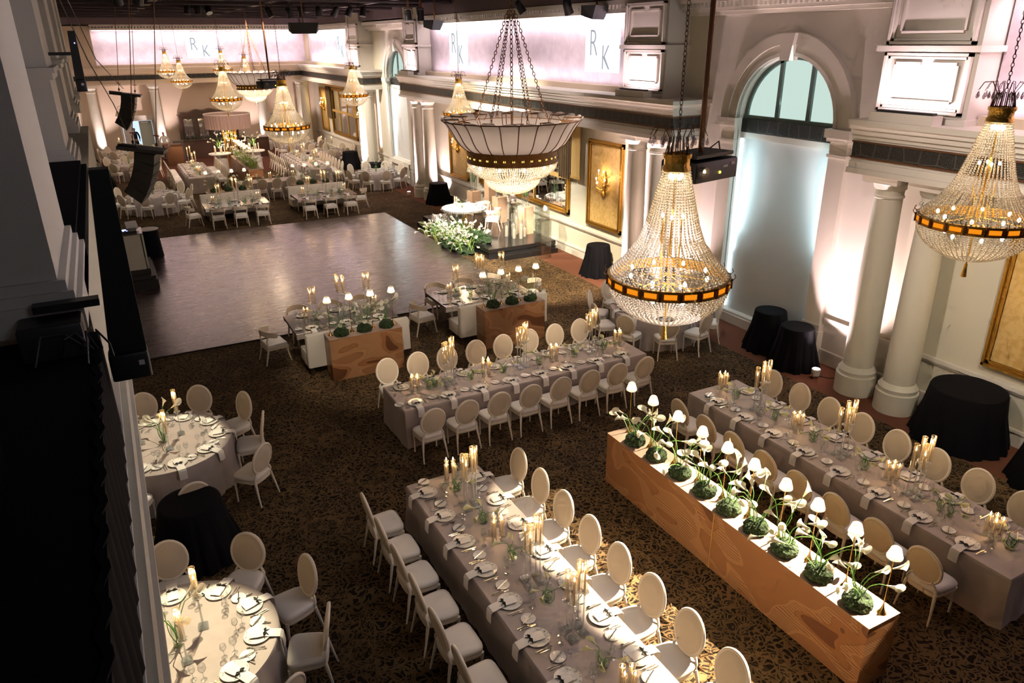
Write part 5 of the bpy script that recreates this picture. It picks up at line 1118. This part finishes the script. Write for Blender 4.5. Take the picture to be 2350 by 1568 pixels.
put('draped_table', [('cloth_drape', MB().lathe([(.36, 0), (.30, 1.0), (0, 1.0)], 20).mesh('black_drape', True)), ('white_top', MB().lathe([(.0, 1.0), (.34, 1.0), (.34, 1.015), (0, 1.015)], 24).mesh('white_cloth'))], (.62, 28.2, 0), label='tall black draped table with white top behind the booth', cat='table')
def panel_screen(x0, x1, y, z0, z1, label, led, w2=None):
    w2 = w2 or x0
    body = MB().add([(x, yy, z) for z, a in ((z0, w2), (z1, x0)) for yy in (y, y+.10) for x in (a, x1)], [(0, 2, 3, 1), (4, 5, 7, 6), (0, 1, 5, 4), (2, 6, 7, 3), (0, 4, 6, 2), (1, 3, 7, 5)])
    ps = [('casing', body.mesh('black')), ('bottom_box', MB().bbox(w2, x1+.004, y-.03, y+.12, z0-.06, z0+.10, .02).mesh('black', True)), ('paper_label', boxm('label_white', x1-.055, x1-.025, y-.034, y-.031, z0+.02, z0+.05)), ('hanging_bracket', boxm('black', w2-.3, w2+.02, y, y+.08, z0+.4, z0+.44))]
    if led: ps.append(('indicator', MB().ball((x1-.03, y-.01, z1-.15), .008, 2).mesh('led_blue')))
    put('black_screen', ps, label=label, cat='screen', group='black panels hung by the left gallery')
panel_screen(-.125, -.030, 4.5, 5.25, 6.385, 'tall black hanging panel with white paper label, near left', False, -.235)
panel_screen(-.215, -.130, 12.0, 6.46, 7.16, 'slim black hanging panel with tiny blue light at upper left', True, -.25)
def vdrape(x, y0, y1, z0, z1, n, amp):
    b = MB(); k = n*5; vs = []
    for z in (z0, z1):
        for i in range(k+1): t = i/k; vs.append((x+amp*math.sin(t*n*2*PI), y0+(y1-y0)*t, z))
    vs += [(p[0]-.03, p[1], p[2]) for p in vs]; h = 2*(k+1)
    b.add(vs, [(i, i+1, k+2+i, k+1+i) for i in range(k)]+[(h+i, h+k+1+i, h+k+2+i, h+i+1) for i in range(k)]+[(k+1+i, k+2+i, h+k+2+i, h+k+1+i) for i in range(k)]); return b.mesh('black_drape', True)
put('gallery_drape', [('front_fold', MB().box(-2.2, -.262, .8, 4.75, 4.8, 5.42).mesh('black_drape')), ('pleats', vdrape(-.262, .8, 4.6, 4.8, 5.43, 18, .012))], label='black cloth draped over the gallery parapet at lower left', cat='drape')
put('side_curtain', vdrape(-.62, 1.4, 3.3, 5.42, 7.6, 14, .02), label='dark pleated curtain at far left edge', cat='curtain')
put('gallery_mask', MB().box(-2.25, -.30, 5.2, 10.7, 5.5, 5.62).box(-2.25, -.36, 6.4, 10.75, 5.62, 5.66).mesh('black_drape'), label='black cloth laid along the gallery ledge between piers', cat='drape')
put('equipment_case', MB().bbox(-.62, -.31, 4.35, 4.58, 5.43, 5.62, .02).mesh('black', True), label='black equipment case at foot of the near pier', cat='case')
cb = MB()
for i in range(4): cb.tube([(-.55+.12*i, 4.2+.1*math.sin(i*2), 5.46), (-.5+.1*i, 4.25, 5.60-.03*i), (-.40+.05*i, 4.3, 5.58), (-.30+.02*i, 4.3, 5.47)], .006, 5)
put('cable_bundle', cb.mesh('black', True), label='tangle of black cables at foot of the near pier', cat='cables')

# ---------------------------------------------------------------- hanging speakers
def line_array(n, w):
    P = []; z = -.12; x = 0; a = 0; P.append(('flying_frame', MB().box(-.10*w-.5, .42, -.30*w, .30*w, -.08, .0).box(-.62, -.2, -.06, .06, -.10, .02).mesh('black')))
    pos = Vector((.0, 0, -.10))
    for i in range(n):
        a = math.radians(2+i*6.2); Mx = T(*pos) @ Matrix.Rotation(a, 4, 'Y')
        b = MB().add([(q[0], q[1], q[2]) for q in [(-.22, -.28*w, -.20), (.24, -.42*w, -.22), (.24, .42*w, -.22), (-.22, .28*w, -.20), (-.22, -.28*w, 0), (.24, -.42*w, 0), (.24, .42*w, 0), (-.22, .28*w, 0)]], [(0, 3, 2, 1), (4, 5, 6, 7), (0, 1, 5, 4), (1, 2, 6, 5), (2, 3, 7, 6), (3, 0, 4, 7)], Mx)
        h = MB().box(-.245, -.22, -.07, .07, -.12, -.06, Mx)
        P.append(('speaker_cabinet', b.mesh('black'), [('rear_handle', h.mesh('silver'))])); pos = Mx @ Vector((0, 0, -.225))
    P.append(('signal_loop', MB().tube([(-.3+.1*math.cos(t), 0, -.4-.05*t) for t in [i*.6 for i in range(14)]], .006, 5).mesh('black')))
    for s in (-.3, .22):
        P.append(('hoist_chain', MB().tube([(s, 0, 0), (s, 0, 4.5)], .010, 5).mesh('bronze'))); P.append(('shackle', MB().ball((s, 0, .10), .03, 2, 1.6).mesh('black'))); P.append(('red_marker', MB().lathe([(.07, .30), (.07, .315)], 10, (s, 0, 0)).mesh('wine')))
    return P
put('speaker_array', line_array(5, 1.0), (.66, 17.3, 5.0), rot=(0, .16, -.25), s=.86, label='curved black hanging speaker array, nearer and larger', cat='speaker', group='hanging speaker arrays')
put('speaker_array', line_array(5, .9), (.90, 29.9, 5.40), rot=(0, .14, -.15), label='curved black hanging speaker array, farther and smaller', cat='speaker', group='hanging speaker arrays', s=.95)
put('rigging_cable', MB().tube([(-.5, 20, 8.4), (-.1, 24, 6.6), (.35, 28, 5.2), (.6, 29.6, 4.2)], .014, 5).tube([(-.35, 20, 8.4), (.1, 25, 6.6), (.75, 29, 5.6)], .012, 5).tube([(.7, 29, 4.1), (.6, 22, 4.4), (.5, 17.6, 5.1)], .012, 5).mesh('black'), label='slack black cables running to the hanging speakers', cat='cable')
# ---------------------------------------------------------------- projectors, moving lights and truss lights
def projector(loc, rz, s, label, pole=3.2):
    put('projector', [('body', MB().bbox(-.42, .42, -.26, .26, 0, .24, .03).mesh('black', True)), ('cradle', MB().box(-.36, .36, -.22, .22, .27, .31).box(-.36, -.32, -.04, .04, .24, .31).box(.32, .36, -.04, .04, .24, .31).mesh('black')), ('pole', MB().tube([(0, 0, .3), (0, 0, pole)], .032, 10).mesh('bronze')), ('cable', MB().tube([(.3, .1, .3), (.5, .1, .38), (.52, .05, .15), (.4, 0, .1)], .010, 5).mesh('black', True)),
        ('status_light', MB().ball((.05, -.265, .09), .016, 2).mesh('led_amber')), ('maker_plate', MB().box(.12, .20, -.268, -.26, .14, .17).box(.27, .34, -.268, -.26, .16, .19).mesh('label_white')), ('lens', MB().lathe([(.07, -.05), (.07, .06)], 16, M=T(-.30, -.26, .12) @ Matrix.Rotation(PI/2, 4, 'X')).mesh('drop', True))], loc, rz, label=label, cat='projector', group='projectors on poles', s=s)
projector((6.28, 6.95, 5.42), math.radians(12), 1.0, 'black projector on a pole behind the front chandelier crown'); projector((5.2, 27.2, 5.55), .3, .95, 'black projector on a pole over the far tables')
def par(x, y, z, rz, tilt, label, s=1.0, on=True):
    Mx = Matrix.Rotation(tilt, 4, 'X'); b = MB().lathe([(.05, .16), (.09, .12), (.10, -.02), (.11, -.16), (.10, -.16)], 14, M=Mx)
    put('stage_light', [('can', b.mesh('black', True)), ('lens', MB().lathe([(0, -.15), (.095, -.155)], 14, M=Mx).mesh('bulb' if on else 'silver')), ('yoke', MB().box(-.13, .13, -.015, .015, .18, .21).box(-.13, -.11, -.015, .015, 0, .2).box(.11, .13, -.015, .015, 0, .2).mesh('black')), ('clamp', MB().box(-.03, .03, -.03, .03, .2, .42).mesh('bronze'))], (x, y, z), rz, label=label, cat='stage light', group='spotlights on the ceiling beams', s=s)
k = 0
for (x, y, z, on) in ((.9, 24, 8.15, True), (1.5, 25, 8.2, False), (1.9, 24, 8.3, True), (3.9, 36, 8.3, True), (4.3, 36, 8.3, True), (4.7, 36, 8.3, False), (6.6, 33, 8.1, True), (7.4, 33, 8.1, False), (7.9, 33, 8.15, True), (8.6, 33, 8.15, False), (9.3, 33, 8.15, True), (9.9, 33, 8.15, True), (10.5, 33, 8.15, False), (11.0, 29, 7.9, True), (11.5, 29, 7.9, True), (12.3, 22.5, 7.95, True), (12.2, 19.5, 7.85, False)):
    par(x, y, z, k*.7, .6-.15*(k % 5), 'black spotlight on the ceiling rig, %s from left' % (ORD[k] if k < 16 else 'last'), 1.25, on); k += 1
for (x, y, z, rz, lb) in ((11.9, 28.6, 7.72, .7, 'black wedge speaker hanging left of the stage monogram bay'), (12.6, 18.6, 7.85, .5, 'black wedge speaker hanging near the panelled pier at top'), (6.6, 27.5, 7.6, -.2, 'long black hanging fixture at top centre left')):
    w = .9 if y != 27.5 else 1.0
    put('hanging_wedge', [('cabinet', MB().add([(-w/2, -.2, 0), (w/2, -.2, 0), (w/2, .25, 0), (-w/2, .25, 0), (-w/2+.1, -.05, -.35), (w/2-.1, -.05, -.35), (w/2, .25, -.25), (-w/2, .25, -.25)], [(0, 1, 2, 3), (7, 6, 5, 4), (0, 4, 5, 1), (1, 5, 6, 2), (2, 6, 7, 3), (3, 7, 4, 0)]).mesh('black')), ('hanger', MB().box(-.02, .02, -.02, .02, 0, .8).mesh('bronze'))], (x, y, z), rz, label=lb, cat='speaker', group='black cabinets hung from the ceiling')

# ---------------------------------------------------------------- far bar, fringed lampshade, cocktail tables, people
cab = MB().box(4.35, 8.0, 55.0, 55.8, .9, 2.55); tp_ = MB(); n = 18
arc = [(4.3+3.75*i/n, 2.55+.30*math.sin(PI*i/n)**.7+.05*math.sin(i*1.4)) for i in range(n+1)]
tp_.add([(x, y, z) for y in (54.95, 55.8) for x, z in arc+[(8.05, 2.5), (4.3, 2.5)]], [tuple(range(n+3)), tuple(reversed(range(n+3, 2*n+6)))]+[(i, n+3+i, n+4+i, i+1) for i in range(n)])
dr = MB()
for x in (4.5, 5.4, 6.3, 7.2): dr.box(x, x+.70, 54.95, 55.0, 1.0, 2.35)
put('bar_cabinet', [('carcass', cab.mesh('bar_wood')), ('carved_cornice', tp_.mesh('bar_wood'))]+[('door', boxm('dark_wood', x, x+.74, 54.94, 55.0, 1.0, 2.40), [('door_panel', MB().box(x+.1, x+.64, 54.92, 54.945, 1.1, 2.3).mesh('drop'))]) for x in (4.5, 5.4, 6.3, 7.2)]+[('base', boxm('bar_wood', 4.35, 8.0, 54.9, 55.8, 0, .9))], label='carved dark wood bar cabinet against the far wall', cat='cabinet')
rnd = random.Random(5)
for i in range(26):
    x = 4.3+i*.15; h = rnd.uniform(.22, .32)
    put('bottle', [('glass_body', MB().lathe([(.035, 0), (.038, .01), (.038, h*.6), (.013, h*.75), (.013, h)], 8).mesh('bottle' if i % 3 else 'vase', True))], (x, 53.55+rnd.uniform(-.05, .05), 1.12), label='liquor bottle on the far bar, %s half of the row' % ('left' if i < 13 else 'right'), cat='bottle', group='bottles on the %s half of the far bar' % ('left' if i < 13 else 'right'))
put('bar_counter', [('front', boxm('copper_top', 3.9, 8.2, 53.2, 53.9, 0, 1.05)), ('counter_top', boxm('bar_wood', 3.8, 8.3, 53.1, 54.0, 1.05, 1.12)), ('end_panel', boxm('far_grey', 3.6, 4.2, 52.6, 53.2, 0, 1.2))], label='long bar counter with bottles at the far end', cat='bar')
put('bar_counter', [('front', MB().box(8.3, 9.35, 51.8, 52.6, 0, 1.15).mesh('bar_wood')), ('counter_top', boxm('bar_wood', 8.15, 9.55, 51.65, 52.75, 1.15, 1.24))], label='dark wooden counter beside the far column', cat='bar')
put('bar_station', MB().bbox(2.95, 3.95, 50.6, 51.4, 0, 1.1, .03).box(3.3, 3.9, 50.7, 51.3, 1.1, 1.22).mesh('bronze', True), label='grey draped bar station beside the man', cat='table')
fs = MB(); n = 160; vs = []
for (z, k) in ((0, 0), (-.78, .04)):
    for i in range(n): a = 2*PI*i/n; r_ = 1.28-k+.022*math.sin(i*PI/2)*(1 if z else .3); vs.append((r_*math.cos(a), r_*math.sin(a), z))
fs.add(vs, [(i, (i+1) % n, n+(i+1) % n, n+i) for i in range(n)])
put('drum_shade', [('fringe_skirt', fs.mesh('fringe')), ('top_ring', MB().lathe([(1.27, 0), (1.30, 0), (1.30, .04), (1.27, .04), (1.27, 0)], 48).mesh('sofa'))], (6.3, 47.0, 3.16), label='huge fringed taupe drum lampshade hanging before the bar', cat='lampshade')
stc = MB()
for i in range(10):
    a = 2*PI*i/10; stc.tube([(.28*math.cos(a), .28*math.sin(a), 0), (.34*math.cos(a), .34*math.sin(a), 1.6), (.42*math.cos(a), .42*math.sin(a), 2.6)], .018, 5)
for z in (.1, 1.75, 2.1): stc.tube([(.36*math.cos(i*PI/8), .36*math.sin(i*PI/8), z) for i in range(16)], .014, 5, closed=True)
put('brass_cage', [('bars', stc.mesh('gold')), ('disc_base', MB().lathe([(.7, 0), (.7, .12)], 24).mesh('bar_wood'))], (6.3, 47.0, 0), label='gold pole cage under the fringed lampshade', cat='lamp')
for i in range(60):
    a = rnd.uniform(0, 6.28); r_ = rnd.uniform(.2, 1.2)*(1 if i > 20 else .5); z = rnd.uniform(1.1, 2.4) if i > 14 else rnd.uniform(.5, 1.3)
    put('glass_bubble', [('globe', MB().ball((0, 0, 0), .055, 2).mesh('glass', True)), ('tea_light', MB().ball((0, 0, -.01), .016, 1).mesh('bulb'))], (6.3+r_*math.cos(a), 47.0+r_*math.sin(a), z), label='small hanging glass globe with tea light, under the fringed lampshade', cat='candle', group='glass globes under the fringed shade')
light('POINT', 'cage_light', (6.3, 46.9, 1.9), 60, (1, .66, .36), .4)
for (x, y, h, lb) in ((5.5, 46.1, 1.05, 'white round cocktail table left of the far planter'), (7.45, 46.4, 1.05, 'white round cocktail table right of the far planter')):
    put('cocktail_table', [('tabletop', MB().lathe([(.0, h), (.62, h), (.62, h+.05), (0, h+.05)], 32).mesh('white_cloth', True)), ('pedestal', MB().lathe([(.42, 0), (.34, h)], 24).mesh('white_cloth', True))], (x, y, 0), label=lb, cat='table', group='white cocktail tables')
    bunch(x, y, h+.35, 8, 'white flowers in a tall vase on the '+lb, .08, CAL, 1.2, 2, 1.8)
    for j in range(5): put('votive', [('wax_body', MB().lathe([(.03, 0), (.03, .35)], 8).mesh('wax')), ('flame', MB().ball((0, 0, .38), .018, 1, 1.8).mesh('flame'))], (x+.28*math.cos(j*1.26), y+.28*math.sin(j*1.26), h+.052), label='lit candle on the '+lb, cat='candle', group='candles on the '+lb)
    light('POINT', 'candle_light', (x, y-.1, h+.6), 16, (1, .66, .36), .1)
# ---------------------------------------------------------------- people
def person_mesh(J, E_, name='body'):
    me = bpy.data.meshes.new(name); me.from_pydata([j[0] for j in J], E_, []); return me
def person(loc, rz, top, bottom, label, s=1.0, arms='front', bald=True):
    root = put('person', [], loc, rz, label=label, cat='person', s=s)
    def skin(name, J, E_, m):
        o = mkobj(name, person_mesh(J, E_), root); o.data.materials.append(MATS[m])
        md = o.modifiers.new('skin', 'SKIN'); md.use_smooth_shade = True
        for i, j in enumerate(J):
            v = o.data.skin_vertices[0].data[i]; v.radius = (j[1], j[2] if len(j) > 2 else j[1])
        o.data.skin_vertices[0].data[0].use_root = True
        sb = o.modifiers.new('sub', 'SUBSURF'); sb.levels = 2; sb.render_levels = 2
        return o
    # body: pelvis root, spine, neck, head, arms, legs with feet
    J = [((0, 0, .95), .14, .10), ((0, 0, 1.12), .135, .10), ((0, 0, 1.32), .15, .105), ((0, 0, 1.45), .10, .07), ((0, .01, 1.51), .05), ((0, .015, 1.58), .068, .078), ((0, .015, 1.68), .074, .085), ((0, .01, 1.745), .04, .045),
         ((.17, 0, 1.42), .05), ((.25, .0, 1.16), .040), ((.10 if arms == 'front' else .24, .20 if arms == 'front' else .08, 1.00 if arms == 'front' else .92), .028), ((.04 if arms == 'front' else .24, .23 if arms == 'front' else .10, .97 if arms == 'front' else .84), .022),
         ((-.17, 0, 1.42), .05), ((-.25, .0, 1.16), .040), ((-.10 if arms == 'front' else -.24, .20 if arms == 'front' else .08, 1.00 if arms == 'front' else .92), .028), ((-.04 if arms == 'front' else -.24, .23 if arms == 'front' else .10, .97 if arms == 'front' else .84), .022),
         ((.09, 0, .86), .085), ((.10, .01, .50), .055), ((.10, -.01, .10), .038), ((.11, .14, .03), .032, .025), ((-.09, 0, .86), .085), ((-.11, .02, .50), .055), ((-.12, 0, .10), .038), ((-.13, .15, .03), .032, .025)]
    Ed = [(0, 1), (1, 2), (2, 3), (3, 4), (4, 5), (5, 6), (6, 7), (3, 8), (8, 9), (9, 10), (10, 11), (3, 12), (12, 13), (13, 14), (14, 15), (0, 16), (16, 17), (17, 18), (18, 19), (0, 20), (20, 21), (21, 22), (22, 23)]
    skin('body', J, Ed, 'skin')
    sJ = [((0, 0, .96), .155, .115), ((0, 0, 1.12), .152, .112), ((0, 0, 1.32), .165, .12), ((0, 0, 1.45), .115, .085), ((.18, 0, 1.42), .064), ((.26, 0, 1.16), .055), ((.16 if arms == 'front' else .25, .14 if arms == 'front' else .05, 1.05 if arms == 'front' else .98), .044), ((-.18, 0, 1.42), .064), ((-.26, 0, 1.16), .055), ((-.16 if arms == 'front' else -.25, .14 if arms == 'front' else .05, 1.05 if arms == 'front' else .98), .044)]
    skin('shirt', sJ, [(0, 1), (1, 2), (2, 3), (3, 4), (4, 5), (5, 6), (3, 7), (7, 8), (8, 9)], top)
    tJ = [((0, 0, .97), .16, .12), ((.09, 0, .84), .098), ((.10, .01, .50), .070), ((.10, -.01, .10), .056), ((-.09, 0, .84), .098), ((-.11, .02, .50), .070), ((-.12, 0, .10), .056)]
    skin('trousers', tJ, [(0, 1), (1, 2), (2, 3), (0, 4), (4, 5), (5, 6)], bottom)
    for sx in (-1, 1):
        mkobj('shoe', MB().ball((sx*.115, .09, .045), .075, 2, .6).mesh('black', True), root).scale = (1, 1.3, 1)
        mkobj('eye', MB().ball((sx*.030, .092, 1.665), .009, 1).mesh('black'), root); mkobj('ear', MB().ball((sx*.078, .01, 1.65), .018, 1, 1.5).mesh('skin', True), root)
    mkobj('nose', MB().ball((0, .102, 1.64), .014, 1, 1.5).mesh('skin', True), root); mkobj('mouth', MB().box(-.022, .022, .090, .096, 1.60, 1.606).mesh('wine'), root)
    if arms == 'front':
        for sx in (-1, 1):
            for k in range(4): mkobj('finger', MB().tube([(sx*.04, .23, .985-.016*k), (sx*.01, .25, .98-.016*k), (-sx*.012, .245, .968-.016*k)], [.009, .008, .006], 5).mesh('skin', True), root)
            mkobj('thumb', MB().tube([(sx*.045, .24, .99), (sx*.02, .265, 1.01)], [.010, .007], 5).mesh('skin', True), root)
        mkobj('belt', MB().lathe([(.165, .94), (.165, .97)], 20, sy=.78).mesh('black'), root)
    return root
person((3.15, 53.4, 0), math.radians(168), 'shirt', 'trouser', 'man in white shirt and dark trousers standing left of the bar', 1.0)
person((1.62, 57.1, 0), math.radians(185), 'black', 'black', 'person in dark clothes walking in the passage behind the far doorway', 1.0, 'side')
put('calla_lilies', [('stems', FARS.mesh('green', True)), ('blooms', FARB.mesh('petal', True))], label='all the white calla lilies too far away to count one by one', cat='flower', kind='stuff')
